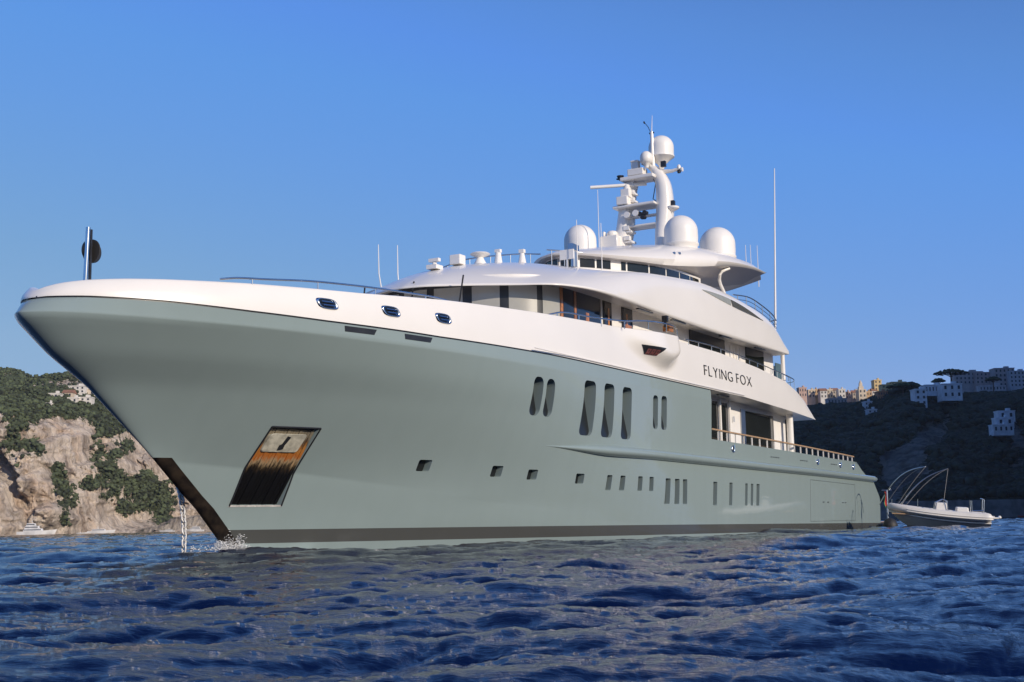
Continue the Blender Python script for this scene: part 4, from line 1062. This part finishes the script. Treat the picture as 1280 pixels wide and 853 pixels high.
def whips():
    # mooring whips: springy poles on the yacht's platform with their lines
    a = yw(74.6,5.4,.9); tip1 = Vector((23.4,88.0,7.9)); base1 = Vector((23.0,84.5,2.2))
    def arc(p0, p1, sag, n=20): return [p0.lerp(p1, k/n) + Vector((0,0,sag*math.sin(math.pi*(k/n)**.9))) for k in range(n+1)]
    def pxy(px, py, d):
        v = (Fv*1600 + Rv*(px-640) + Uv*(426.5-py)); v = v*(d/v.y); return Vector((0,0,.8))+v
    A = pxy(1100,631,91); Bp = pxy(1157,583.5,86); o = G(); P = arc(A, Bp, .75)
    o.tube(P, [.06-.035*k/20 for k in range(21)], 8); w1 = o.build('mooring_whip','steel',None); tag(w1,'bent pole arching from the yacht stern, the left one of two','mooring pole','mooring whips over the tender')
    g = G(); g.tube(arc(Bp, pxy(1108,630,89), .45), .013, 5); g.build('pole_line','rope',w1); g = G(); g.tube(arc(Bp, pxy(1120,634,87), .1), .012, 5); g.build('pole_line','rope',w1)
    A = pxy(1124,635,86); Bp = pxy(1185,586,84); o = G(); o.tube(arc(A, Bp, .55), [.05-.03*k/20 for k in range(21)], 8)
    w2 = o.build('mooring_whip','steel',None); tag(w2,'bent pole with a line dropping from its tip to the tender, right one of two','mooring pole','mooring whips over the tender')
    g = G(); g.tube(arc(Bp, pxy(1179,632,84), 0), .013, 5); g.build('pole_line','rope',w2); g = G(); g.tube(arc(Bp, pxy(1130,635,85), .3), .012, 5); g.build('pole_line','rope',w2)
    # flag pole with the ensign hanging limp
    p0 = pxy(1110,650,90); p1 = pxy(1108.5,613,90)
    g = G(); g.tube([p0,p1],.06,8); g.tube([p1+Vector((-.35,0,0)),p1+Vector((.35,0,0))],.03,6); f = g.build('flagstaff','steel',None); tag(f,'short steel staff with a limp red flag at the yacht stern','flagstaff')
    V = []; n = 12
    for k in range(n):
        z = k/(n-1); 
        for j in range(5): V.append(p1 + Vector((-.20+.05*j*(.5+.7*z)+.05*math.sin(z*7), .06*math.sin(j*2.2+z*5), -.1-1.1*z)))
    mi = [0 if (i % 4) < 1 else 1 for i in range((n-1)*4)]
    mesh_obj('flag', V, grid_faces(n,5), None, f, True, None, [MAT['greenm'], MAT['redm']], mi)
    # black ball fender on the platform edge
    c = pxy(1113,657,89); g = G(); g.lathe(c-Vector((0,0,.55)), [(.1,0),(.36,.12),(.5,.4),(.5,.6),(.36,.92),(.12,1.05)], 20); g.tube([c+Vector((0,0,.4)),pxy(1109,641,89.5)],.025,5)
    tag(g.build('fender','black_rubber',None), 'black ball fender hanging between the swim platform and the tender', 'fender')
    g = G(); c = pxy(1101,660,90)
    tag(g.lathe(c-Vector((0,0,.3)), [(.1,0),(.28,.1),(.36,.3),(.28,.5),(.1,.58)],16).build('fender','black_rubber',None), 'small dark fender low at the corner of the swim platform', 'fender')
whips()

# ================================================================ LAND
def rock_veg_mat(name, rock1, rock2, rock3, g1, g2):
    m, N, L, b = node_mat(name, rock1, .9, 0, 0, .2)
    at = N.new('ShaderNodeAttribute'); at.attribute_name = 'veg'
    ge = N.new('ShaderNodeNewGeometry'); tc = N.new('ShaderNodeTexCoord')
    def nz(scale, det, st=(1,1,1)):
        mp = N.new('ShaderNodeMapping'); mp.inputs['Scale'].default_value = st; n_ = N.new('ShaderNodeTexNoise'); n_.inputs['Scale'].default_value = scale; n_.inputs['Detail'].default_value = det
        n_.inputs['Roughness'].default_value = .62
        L.new(tc.outputs['Object'], mp.inputs[0]); L.new(mp.outputs[0], n_.inputs[0]); return n_
    a = nz(.05, 9, (1,1,.45)); c = nz(.35, 8); d = nz(.11, 9, (1,1,.25))
    rp = N.new('ShaderNodeValToRGB'); e = rp.color_ramp.elements; e[0].position = .32; e[0].color = (*rock2, 1); e[1].position = .68; e[1].color = (*rock1, 1)
    x = rp.color_ramp.elements.new(.5); x.color = (*rock3, 1); L.new(a.outputs[0], rp.inputs[0])
    dk = N.new('ShaderNodeValToRGB'); e = dk.color_ramp.elements; e[0].position = .38; e[0].color = (.34,.32,.31,1); e[1].position = .52; e[1].color = (1,1,1,1); L.new(d.outputs[0], dk.inputs[0])  # hollows of the bump noise darkened in the colour, as crevice shade
    mu = N.new('ShaderNodeMixRGB'); mu.blend_type = 'MULTIPLY'; mu.inputs[0].default_value = .8; L.new(rp.outputs[0], mu.inputs[1]); L.new(dk.outputs[0], mu.inputs[2])
    gr = N.new('ShaderNodeMixRGB'); gr.inputs[1].default_value = (*g1, 1); gr.inputs[2].default_value = (*g2, 1); L.new(c.outputs[0], gr.inputs[0])
    # vegetation mask: attribute broken up by noise
    s1 = N.new('ShaderNodeMath'); s1.operation = 'SUBTRACT'; s1.inputs[1].default_value = .5; L.new(c.outputs[0], s1.inputs[0])
    s2 = N.new('ShaderNodeMath'); s2.operation = 'MULTIPLY_ADD'; s2.inputs[1].default_value = 1.6; L.new(s1.outputs[0], s2.inputs[0]); L.new(at.outputs['Fac'], s2.inputs[2])
    st = N.new('ShaderNodeMapRange'); st.inputs['From Min'].default_value = .44; st.inputs['From Max'].default_value = .56; L.new(s2.outputs[0], st.inputs[0])
    mx = N.new('ShaderNodeMixRGB'); L.new(st.outputs[0], mx.inputs[0]); L.new(mu.outputs[0], mx.inputs[1]); L.new(gr.outputs[0], mx.inputs[2])
    L.new(mx.outputs[0], b.inputs['Base Color'])
    vm = N.new('ShaderNodeMapping'); vm.inputs['Scale'].default_value = (1, 1, .5); vo = N.new('ShaderNodeTexVoronoi'); vo.feature = 'DISTANCE_TO_EDGE'; vo.inputs['Scale'].default_value = .13
    wz = N.new('ShaderNodeMixRGB'); wz.blend_type = 'ADD'; wz.inputs[0].default_value = 14.; L.new(tc.outputs['Object'], wz.inputs[1]); L.new(c.outputs['Color'], wz.inputs[2])
    L.new(wz.outputs[0], vm.inputs[0]); L.new(vm.outputs[0], vo.inputs[0])
    vr = N.new('ShaderNodeMapRange'); vr.inputs['From Max'].default_value = .10; vr.inputs['To Min'].default_value = .74; L.new(vo.outputs['Distance'], vr.inputs[0])
    vx = N.new('ShaderNodeMixRGB'); vx.blend_type = 'MULTIPLY'; vx.inputs[0].default_value = 1; L.new(mu.outputs[0], vx.inputs[1]); L.new(vr.outputs[0], vx.inputs[2]); L.new(vx.outputs[0], mx.inputs[1])
    bp = N.new('ShaderNodeBump'); bp.inputs['Strength'].default_value = 1; bp.inputs['Distance'].default_value = 3.; L.new(c.outputs[0], bp.inputs['Height'])
    bp2 = N.new('ShaderNodeBump'); bp2.inputs['Strength'].default_value = .9; bp2.inputs['Distance'].default_value = 7.; L.new(d.outputs[0], bp2.inputs['Height'])
    L.new(bp.outputs[0], bp2.inputs['Normal']); L.new(bp2.outputs[0], b.inputs['Normal'])
    return m
def fbm(x, y, z, o=5): return noise.fractal(Vector((x, y, z)), .9, 2.1, o)
def ridged(x, y, z, o=5): return noise.ridged_multi_fractal(Vector((x, y, z)), .9, 2.1, o, 1.0, 2.0)
MAT['bush'] = simple('scrub_leaves', (.052,.066,.030), .9, 0, 0, .75, .25)
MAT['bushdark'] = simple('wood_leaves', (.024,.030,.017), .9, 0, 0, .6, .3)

def put_mesh(name, V, nr, nc, veg, mat, kind='structure'):
    F = np.array(grid_faces(nr, nc)); o = np_mesh(name, np.array(V), F, mat)
    at = o.data.attributes.new('veg', 'FLOAT', 'POINT'); at.data.foreach_set('value', np.array(veg, dtype=np.float32))
    return tag(o, kind=kind)
def scatter(name, pts, seed, smin, smax, mat, squash=.8):
    rng = random.Random(seed); shapes = [ico(2, .30, s) for s in range(3)]; allV = []; allF = []; off = 0
    for si in range(3):
        L_ = []
        for i, p in enumerate(pts):
            if i % 3 == si:
                r_ = rng.uniform(smin, smax); L_.append(((p[0], p[1], p[2]+r_*.25), (r_*rng.uniform(.8,1.3), r_*rng.uniform(.8,1.3), r_*squash*rng.uniform(.7,1.3)), rng.uniform(0,6.3)))
        V, F = inst(shapes[si][0], shapes[si][1], L_); allV.append(V); allF.append(F+off); off += len(V)
    V = np.concatenate(allV); F = np.concatenate(allF)
    o = np_mesh(name, V, F, mat, False); return tag(o, kind='stuff')

# ---- left: sunlit limestone cliffs
LEFT_GREEN = [  # patches of scrub on the cliff face, and the cove's shade painted as scrub: (x centre px, y centre px, rx, ry, weight) measured as bearing and height
 (10,545,26,38,1.),(40,560,10,26,.7),(65,590,12,26,1.1),(82,622,18,26,1.1),(112,560,12,22,.6),(128,592,20,30,1.2),(150,560,16,14,.9),(165,612,30,24,1.1),(150,638,20,10,.7),
 (195,630,26,26,1.2),(178,596,14,12,.5),(95,505,60,14,1.0),(130,535,16,16,.8),(170,535,22,10,.6),(75,655,8,12,.8),(205,652,14,8,.8),(30,505,40,16,1.),(104,600,8,14,.6)]
def build_left():
    nc, nr = 640, 330; V = []; veg = []
    for j in range(nr):
        p = j/(nr-1)
        for i in range(nc):
            x0 = -385 + 400*i/(nc-1)            # bearing coordinate at 700 m
            shore = 640 + (x0+280)*1.0 if x0 > -280 else 640-(x0+280)*.1
            shore = min(shore, 820)
            # profile: p<.5 cliff, then gentle wooded slope to the ridge
            top = 64 + 10*fbm(x0*.012, 3.1, 0, 3) - 8*sm(x0, -200, -120)
            if p < .55: q = p/.55; z = -3 + (top+3)*q; back = 8*q + 34*q**2
            else: q = (p-.55)/.45; ridge = 118 + 4*fbm(x0*.02, 8., 0, 4)-6*sm(x0,-330,-200); z = top + (ridge-top)*(q**.8); back = 42 + 230*q
            x = x0*(shore+back)/700.; y = shore + back
            w = sm(z, -3, 10)*(1 - .6*sm(p, .5, .7))
            nx, nz_ = x*.016, z*.008
            d1 = fbm(nx, 2.7, nz_, 4)*20 + (ridged(x*.03, 1.3, z*.022, 5)-1.2)*12 + fbm(x*.12, 9.1, z*.10, 4)*5 - abs(fbm(x*.05+7, 1.1, z*.045, 4))*16 - abs(fbm(x*.16, 6.1, z*.13, 3))*4 + (ridged(x*.11, 4.3, z*.07, 4)-1.)*3.4 + abs(fbm(x*.3, 2.2, z*.2, 3))*-2.2
            # a deep cove, shaded by an unseen headland put in behind the hull
            cove = 70*math.exp(-((x0+172)/34)**2); shade_headland = -60*sm(x0, -135, -95)
            gully = 26*math.exp(-((x0+262+z*.55)/9)**2)*sm(z,2,20)
            y += (d1 + cove*.9 + shade_headland + gully)*w + (cove*.6)*(1-w)*0; x += fbm(x*.05, 5.5, z*.05, 3)*4*w
            z2 = z + (fbm(x*.03, y*.03, 0, 4)*6 if p > .55 else 0)*sm(p,.5,.65)
            px = 640 + 1616*x/y; py = 667 - 1616*z2/y
            g_ = sm(p, .50, .60)*1.15 - .15
            for cx, cy, rx, ry, wt in LEFT_GREEN: g_ += wt*math.exp(-(((px-cx)/rx)**2+((py-cy)/ry)**2)*1.1)
            g_ = .80*g_ + .42*fbm(px*.05, py*.06, 0, 5)
            g_ -= .5*math.exp(-(((px-70)/50)**2+((py-478)/5)**2))
            V.append((x, y, z2)); veg.append(max(0, min(1, g_)))
    m = rock_veg_mat('limestone_cliff', (.74,.55,.39), (.50,.38,.28), (.76,.65,.53), (.035,.048,.020), (.085,.095,.042)); 
    o = put_mesh('cliff_terrain', V, nr, nc, veg, m)
    rng = random.Random(5); pts = []
    while len(pts) < 17000:
        i = rng.randrange(nr*nc)
        if veg[i] > .55+.35*(rng.random()-.5) and V[i][2] > 3 and -0.45 < V[i][0]/V[i][1] < -.2: pts.append((V[i][0]+rng.uniform(-1.5,1.5), V[i][1]+rng.uniform(-1.5,1.5), V[i][2]))
    scatter('cliff_scrub', pts, 1, .35, 1.35, 'bush')
    return V, nr, nc
LV, LNR, LNC = build_left()
LBV = BVHTree.FromPolygons([Vector(v) for v in LV], grid_faces(LNR, LNC))

# ---- right: hillside in the shade of an unseen ridge, added outside the frame to cast it
def hz(x, y):
    r_ = x/max(y, 1.)
    yc = 560 - 300*sm(x, 300, 640)*(1 if r_ > .41 else 0)
    yc = 560 - 310*sm(r_, .42, .52)
    t = (y-yc)
    ridge = itp(r_, [(.05,62),(.18,70),(.225,73),(.25,74),(.275,75),(.295,83),(.31,88),(.335,82),(.36,80),(.40,82),(.44,90)])
    k = sm(t, 0, 300); z = -4 + 10*sm(t, 0, 12) + (ridge-6)*(.42*k + .58*min(1, max(0, t/300.))) 
    if t > 300: z -= .03*(t-300)
    shade_ridge = itp(r_, [(.42,0),(.5,25),(.68,60),(.76,95),(.82,125),(.9,160),(1.2,160)])*sm(t, 0, 200); z = max(z, (-4+ridge*1.02*sm(t, 0, 200)) if r_ > .44 else -9)  # shading ridge, out of view, added for the shadow it throws
    z += shade_ridge
    z += (fbm(x*.012, y*.012, .5, 5)*9 + (ridged(x*.02, y*.02, 4., 4)-1.2)*4)*sm(t, 5, 60)*(1-.75*sm(t, 230, 300)*(1-sm(r_,.42,.5)))
    return z
def build_right():
    nc, nr = 360, 200; V = []; veg = []
    for j in range(nr):
        for i in range(nc):
            r_ = .10 + .98*(i/(nc-1))**1.35; p = j/(nr-1)
            yc = 560 - 310*sm(r_, .42, .52); y = yc - 3 + 620*p**1.25; x = r_*y
            z = hz(x, y); px = 640+1616*r_; py = 648-1616*z/y
            # broken ground
            y2 = y + fbm(x*.03, z*.06, 7., 4)*7*sm(z, 3, 20)
            g_ = 1.0
            for cx, cy, rx, ry, wt in ((1118,610,26,36,.9),(1165,548,16,24,.9),(1140,560,22,30,.7),(1188,530,14,22,.8),(1110,578,20,16,.5),(1205,620,22,10,.5),(1275,560,20,40,.9),(1150,590,18,18,.5),(1240,610,16,10,.4)):
                g_ -= wt*math.exp(-(((px-cx)/rx)**2+((py-cy)/ry)**2))
            g_ += .55*fbm(px*.05, py*.05, 3., 5)+.08
            V.append((x, y2, z)); veg.append(max(0, min(1, g_)))
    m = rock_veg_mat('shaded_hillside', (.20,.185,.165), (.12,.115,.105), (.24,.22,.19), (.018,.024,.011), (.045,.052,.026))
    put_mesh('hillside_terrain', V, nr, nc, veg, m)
    rng = random.Random(8); pts = []
    while len(pts) < 17000:
        i = rng.randrange(nr*nc)
        if veg[i] > .6 and V[i][2] > 9 and .2 < V[i][0]/V[i][1] < .42 and V[i][1] < 930: pts.append((V[i][0]+rng.uniform(-2,2), V[i][1]+rng.uniform(-2,2), V[i][2]))
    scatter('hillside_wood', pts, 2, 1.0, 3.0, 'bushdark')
    return V, nr, nc
RV, RNR, RNC = build_right()
RBV = BVHTree.FromPolygons([Vector(v) for v in RV], grid_faces(RNR, RNC))
def ground(bv, x, y):
    h = bv.ray_cast(Vector((x, y, 600)), Vector((0,0,-1))); return h[0].z if h[0] else 0.

# ---- buildings
WALLS = {}
def wallmat(c):
    k = tuple(c)
    if k not in WALLS: WALLS[k] = simple('render_wall', c, .85, 0, 0, .14, .35)
    return WALLS[k]
MAT['void'] = simple('dark_opening', (.03,.035,.045), .4)
MAT['tile'] = simple('roof_tile', (.30,.15,.09), .9, 0, 0, .2, .6)
def building(px, py, y, w, h, col, label, d=9, floors=2, bays=3, group='town houses along the hilltop', bv=None, roof='flat', rz=0, name='house', cat='house', extra=None):
    """px, py: photo bearing and elevation of the foot"""
    dv_ = Fv*1600 + Rv*(px-640) + Uv*(426.5-py); dv_ = dv_*(y/dv_.y); x, z = dv_.x, .8+dv_.z
    if z > 4:
        d_ = (Vector((x, y, z)) - Vector((0,0,.8))).normalized(); hit = RBV.ray_cast(Vector((0,0,.8)), d_)
        if hit[0] and hit[0].y < y: k_ = (hit[0].y-3)/y; x *= k_; y *= k_; z = .8+(z-.8)*k_; w *= k_; h *= k_
    t = empty(name, (x, y, z), rz, label, cat, group)
    g = G(); fh = h/floors; bw = w/bays
    # walls pierced by real window recesses on the front
    sk = 1.5 if 'villa' in group else 10.; g.box((0, d/2, h/2-sk/2), (w, d, h+sk)); wl_ = g.build('wall', wallmat(col), t, smooth=False)
    for f in range(floors):
        for k in range(bays):
            wx = -w/2 + bw*(k+.5); wz = fh*(f+.55); ww = min(1.3, bw*.36); wh = fh*.5
            gg = G(); gg.box((wx, -.03, wz), (ww, .12, wh)); gg.build('window', 'void', t, smooth=False)
    if roof == 'flat':
        g = G(); g.box((0, d/2, h+.25), (w+.5, d+.5, .5)); g.build('parapet', wallmat(tuple(min(.8, c*1.1) for c in col)), t, smooth=False)
        g = G(); g.box((w*.22, d*.5, h+1.1), (w*.22, 2.5, 1.8)); g.build('roof_hut', wallmat(col), t, smooth=False)
    elif roof == 'gable':
        V = [(-w/2-.4,-.4,h),(w/2+.4,-.4,h),(w/2+.4,d+.4,h),(-w/2-.4,d+.4,h),(-w/2-.4,d/2,h+2.2),(w/2+.4,d/2,h+2.2)]
        F = [(0,1,5,4),(2,3,4,5),(1,2,5),(3,0,4),(3,2,1,0)]; mesh_obj('roof', V, F, 'tile', t, smooth=False)
    elif roof == 'dome':
        g = G(); g.lathe((0,d/2,h), [(w*.38,0),(w*.38,1.4)]+[(max(.01,w*.36*math.cos(R(9*k))), 1.4+w*.4*math.sin(R(9*k))) for k in range(11)], 20); g.build('dome', wallmat((.55,.5,.42)), t, angle=50)
    elif roof == 'spire':
        g = G(); g.box((0,d/2,h+1.2),(w*.62,w*.62,2.4)); g.box((0,d/2,h+3.6),(w*.4,w*.4,2.4)); g.lathe((0,d/2,h+4.6),[(w*.22,0),(w*.15,1.2),(.02,2.8)],10); g.build('belfry', wallmat(col), t, smooth=False)
    return t
OC = (.50,.34,.19); PINK = (.52,.36,.29); CREAM = (.58,.49,.37); WH = (.62,.58,.52); YEL = (.60,.45,.22); RUST = (.42,.19,.10); GREY = (.34,.32,.33); STONE = (.42,.36,.29)
Y0 = 935
town = [
 (1004,497,9,7,PINK,'pink house furthest left in the hilltop town, showing past the yacht stern','flat'),
 (1015,498,8,6,CREAM,'cream house second from the left in the hilltop town','flat'),
 (1021,499,5,7,OC,'narrow ochre house in the hilltop town just right of the yacht overhang','flat'),
 (1030,498,8,5.5,WH,'low white house near the left end of the hilltop town','gable'),
 (1038,498,6,6.2,CREAM,'small cream house with a flat roof between two low white ones','flat'),
 (1045,498,7,5.8,STONE,'stone coloured house in the middle of the hilltop row','gable'),
 (1053,498,8,6.4,WH,'white house with the tallest roof hut in the middle of the row','flat'),
 (1061,499,6,5.,PINK,'small pink house left of the church tower gap','flat'),
 (1070,501,7,6,STONE,'brown stone house on the left flank of the church','gable'),
 (1087,501,6,6.5,OC,'ochre house on the right flank of the church','flat'),
 (1094,498,6,5.5,WH,'white gabled house beside the yellow block','gable'),
 (1104,500,12,6,RUST,'rust-red house below the yellow hotel block','flat'),
]
for i, (px, py, w, h, c, lab, rf) in enumerate(town):
    building(px, py, Y0+8*(i % 3), w*.62, h, c, lab, 8, 2, max(2, int(w/3)), roof=rf)
building(1079,503,Y0-6,5.5,9.5,CREAM,'pale church with a stepped bell tower on the skyline',9,3,2,roof='spire',name='church',cat='church')
building(1073,502,Y0+18,6.5,6,STONE,'small domed chapel behind the church tower',8,2,2,roof='dome',name='chapel',cat='chapel')
building(1098,489,Y0+10,5.5,8,YEL,'narrow yellow block at the left of the hotel',8,3,2,name='hotel',cat='hotel')
building(1110,495,Y0+4,8,8,YEL,'yellow hotel block catching the sun above the rust-red house',8,3,3,name='hotel',cat='hotel')
building(1124,489,Y0+14,11,6.5,YEL,'wide yellow block at the right end of the sunlit town',8,2,5,name='hotel',cat='hotel')
building(1047,506,Y0-60,13,4,GREY,'long grey terrace house in the shade below the town',8,1,6)
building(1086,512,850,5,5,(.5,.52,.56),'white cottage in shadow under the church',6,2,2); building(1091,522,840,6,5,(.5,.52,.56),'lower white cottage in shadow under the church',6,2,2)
# the shaded villas
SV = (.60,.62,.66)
V1 = 'white villas on the shaded slope'
building(1152,507,760,7,9.5,SV,'tall narrow white villa wing at the left of the large villa',9,3,2,group=V1,name='villa',cat='villa')
building(1169,492,775,12,5,SV,'long low white villa with a flat roof between the tower wings',9,1,6,group=V1,name='villa',cat='villa')
building(1191,498,765,12,8.5,SV,'large white villa block under the dark pine crown',10,2,3,group=V1,name='villa',cat='villa')
building(1259,524,700,9,4.2,SV,'top tier of the white stepped house on the right slope',7,1,2,group=V1,name='villa',cat='villa')
building(1257,532,694,9.5,4,SV,'middle tier of the white stepped house on the right slope',7,1,2,group=V1,name='villa',cat='villa')
building(1255,541,688,11,4,SV,'lowest tier of the white stepped house on the right slope',7,1,4,group=V1,name='villa',cat='villa')
T2 = 'apartment blocks on the right skyline'
building(1212,481,905,20,9,GREY,'grey apartment block on the skyline right of the pine',10,3,7,group=T2,name='apartment_block',cat='apartments')
building(1238,480,900,20,8,(.36,.30,.30),'brownish apartment block in the middle of the right skyline',10,3,7,group=T2,name='apartment_block',cat='apartments')
building(1257,484,890,14,13,(.33,.30,.31),'tallest dark apartment block near the right edge',10,4,5,group=T2,name='apartment_block',cat='apartments')
building(1275,484,885,13,11,(.40,.42,.47),'pale blue-grey block at the right edge of the picture',10,4,5,group=T2,name='apartment_block',cat='apartments')
building(1241,489,880,18,3.5,(.42,.42,.46),'low white terrace wall below the right apartment blocks',6,1,8,group=T2,name='terrace',cat='terrace')
# sea wall under the shaded hill
g = G(); g.box((0,0,3.2),(330,5,9)); g.box((0,-1.5,7.9),(330,1.2,.9)); o = g.build('sea_wall', simple('sea_wall_stone',(.20,.20,.20),.9,0,0,.3,.3), None, smooth=False); o.location = (242,548,-1)
tag(o, 'long grey stone sea wall along the foot of the shaded hill', 'sea wall')
# left hillside villas
V3 = 'white villas high on the sunlit hillside'
def lbuild(px, py, w, h, lab, c=(.66,.62,.56), rf='flat', y=None):
    best = None     # distance where the hill is seen at that spot
    d = Fv*1600 + Rv*(px-640) + Uv*(426.5-py); hit = LBV.ray_cast(Vector((0,0,.8)), d.normalized()); yy = hit[0].y if hit[0] else 800
    r_ = hit[0].x/yy if hit[0] else (px-640)/1616
    t = building(px, py, yy, w, h, c, lab, 7, 2 if h > 4 else 1, max(2, int(w/3)), group=V3, roof=rf, name='villa', cat='villa')
    t.location.z = (hit[0].z if hit[0] else 60)-.5; return t
lbuild(66,497,7,2.6,'small white house furthest left on the sunlit hillside')
lbuild(84,496,6,2.8,'cream house with a tiled roof beside the terraces',(.55,.46,.34),'gable')
lbuild(94,491,12,4.5,'long two-storey white villa on the upper terrace')
lbuild(103,505,10,4.2,'white villa with dark windows on the lower terrace')
lbuild(111,494,8,4,'cream villa on the hillside close to the yacht stem',(.58,.50,.40))
lbuild(90,503,6,3,'low white annex left of the lower terrace villa')
lbuild(60,507,2.2,1.6,'tiny white hut on its own on the green slope')

# a few separate pines on the right skyline
def pine(px, py, y, r, h, lab, seed):
    x = (px-640)/1616*y; z = .8+(667-.0183*px-py)/1616*y
    t = empty('umbrella_pine', (x, y, z), 0, lab, 'pine tree', 'pines on the right skyline')
    rng = random.Random(seed); g = G(); g.tube([(0,0,-3),(.2,0,h*.4),(-.2,.1,h*.75)],[.5,.38,.25],8)
    for k in range(4): a = k*1.6; g.tube([(0,0,h*.5),(math.cos(a)*r*.5, math.sin(a)*r*.5, h*.8)],[.25,.1],6)
    g.build('trunk', simple('pine_bark',(.10,.07,.05),.9), t)
    V0, F0 = ico(1, .3, seed); L_ = []
    for k in range(420):
        a = rng.uniform(0, 6.3); q = r*rng.random()**.5; zz = h*.78 + (h*.34)*(1-(q/r)**2)*rng.uniform(.3,1.1); s_ = rng.uniform(.3,.85)
        L_.append(((q*math.cos(a), q*math.sin(a), zz), (s_, s_, s_*.6), rng.uniform(0,6)))
    V, F = inst(V0, F0, L_); o = np_mesh('crown', V, F, 'bush', False); o.parent = t
pine(1196,478,790,10.5,7.5,'broad dark umbrella pine standing above the large white villa',1)
pine(1134,494,800,10,7,'round dark tree on the skyline right of the sunlit town',2)
pine(1180,486,790,4,6,'small dark pine left of the broad umbrella pine',3)
pine(1249,483,860,5,6,'dark bushy tree in front of the tallest apartment block',4)

# ---- distant craft
def motor_boat(px, y, L_, lab, col=(.72,.70,.66), dx=1, decks=2, name='motor_yacht', cat='boat', group='boats lying under the cliffs'):
    x = (px-640)/1616*y; t = empty(name, (x, y, .0), 0 if dx > 0 else math.pi, lab, cat, group)
    V = []; n = 14; H = L_*.085
    for k in range(n):
        u = k/(n-1); hb = L_*.11*(1-max(0,(u-.5)/.5)**2.4)+.02; z = H*(1+.55*u*u); xx = (u-.5)*L_
        for q, zz in ((1, z),(.85, 0),(.5, -.3)): V.append((xx+(.07*L_*u*u if zz == z else 0), hb*q, zz))
        for q, zz in ((.5, -.3),(.85, 0),(1, z)): V.append((xx+(.07*L_*u*u if zz == z else 0), -hb*q, zz))
    F = grid_faces(n, 6, True)+[(0,1,2,3,4,5)]; o = mesh_obj('hull', V, F, wallmat(col), t); clean(o.data); o.data.set_sharp_from_angle(angle=R(40))
    zz = H*1.1
    for d in range(decks):
        g = G(); w = L_*(.52-.14*d); g.box((-L_*.08-d*L_*.03, 0, zz+H*.4), (w, L_*.15-.3*d, H*.8), taper=.88); c_ = g.build('cabin', wallmat((.74,.73,.71)), t, smooth=False)
        g = G(); g.box((-L_*.08-d*L_*.03, 0, zz+H*.42), (w*.9, L_*.15-.3*d+.12, H*.28)); g.build('window_strip', 'void', c_, smooth=False); zz += H*.85
    g = G(); g.tube([(-L_*.1,0,zz),(-L_*.12,0,zz+H*1.2)],[.12,.05],6); g.tube([(-L_*.14,.6,zz+H*.5),(-L_*.14,-.6,zz+H*.5)],.06,6); g.build('mast','white_matt',t)
    return t
motor_boat(41,600,17,'white three-deck motor yacht at the foot of the cliff, furthest left',dx=1,decks=3)
motor_boat(98,640,5,'tiny white speedboat close under the cliff',dx=1,decks=0,name='speedboat')
motor_boat(122,650,13,'low white motorboat in front of the buff rock face',dx=1,decks=1)
motor_boat(205,700,8,'small white motorboat beside the rocky spit',dx=-1,decks=1)
motor_boat(238,700,11,'white yacht with a mast near the anchor chain',dx=-1,decks=2)
b_ = motor_boat(1276,470,4.2,'small red fishing boat at the right edge under the sea wall',(.45,.06,.03),-1,0,'fishing_boat','boat','boats under the sea wall')
g = G(); x = (1245-640)/1616*300; g.lathe((x,300,-.1),[(.15,0),(.42,.2),(.42,.5),(.2,.75)],14); tag(g.build('buoy','white',None),'small white mooring buoy afloat right of the tender','buoy')
# low rocky spit at the foot of the left cliff
V = []; n1, n2 = 90, 16
for i in range(n1):
    for j in range(n2):
        a = i/(n1-1); c = j/(n2-1); x = -208+78*a; y = 706+14*c
        z = -1 + (3.2+7*math.exp(-((a-.35)/.25)**2))*math.sin(math.pi*min(1,c*.9+.02))**.6*math.sin(math.pi*(a*.96+.02))**.4 + fbm(x*.25,y*.25,1,4)*1.6
        V.append((x+fbm(x*.2,y*.2,3,3)*2, y, z))
o = put_mesh('rocky_spit', V, n1, n2, [.25+.3*fbm(v[0]*.1,v[1]*.1,0,3) for v in V], rock_veg_mat('spit_rock',(.46,.38,.29),(.34,.28,.22),(.5,.43,.34),(.05,.06,.03),(.09,.1,.05)))

# ---------------------------------------------------------------- air
g = G(); g.box((40, 690, 150), (2600, 1800, 310)); hz_ = g.build('haze', None, None, smooth=False)
hm = bpy.data.materials.new('haze_air'); hm.use_nodes = True; hn = hm.node_tree.nodes; hl = hm.node_tree.links
for n in list(hn): hn.remove(n)
hv = hn.new('ShaderNodeVolumePrincipled'); hv.inputs['Color'].default_value = (.62,.74,.92,1); hv.inputs['Density'].default_value = .00005; hv.inputs['Anisotropy'].default_value = 0.
ho = hn.new('ShaderNodeOutputMaterial'); hl.new(hv.outputs[0], ho.inputs['Volume']); hz_.data.materials.append(hm); tag(hz_, kind='stuff')
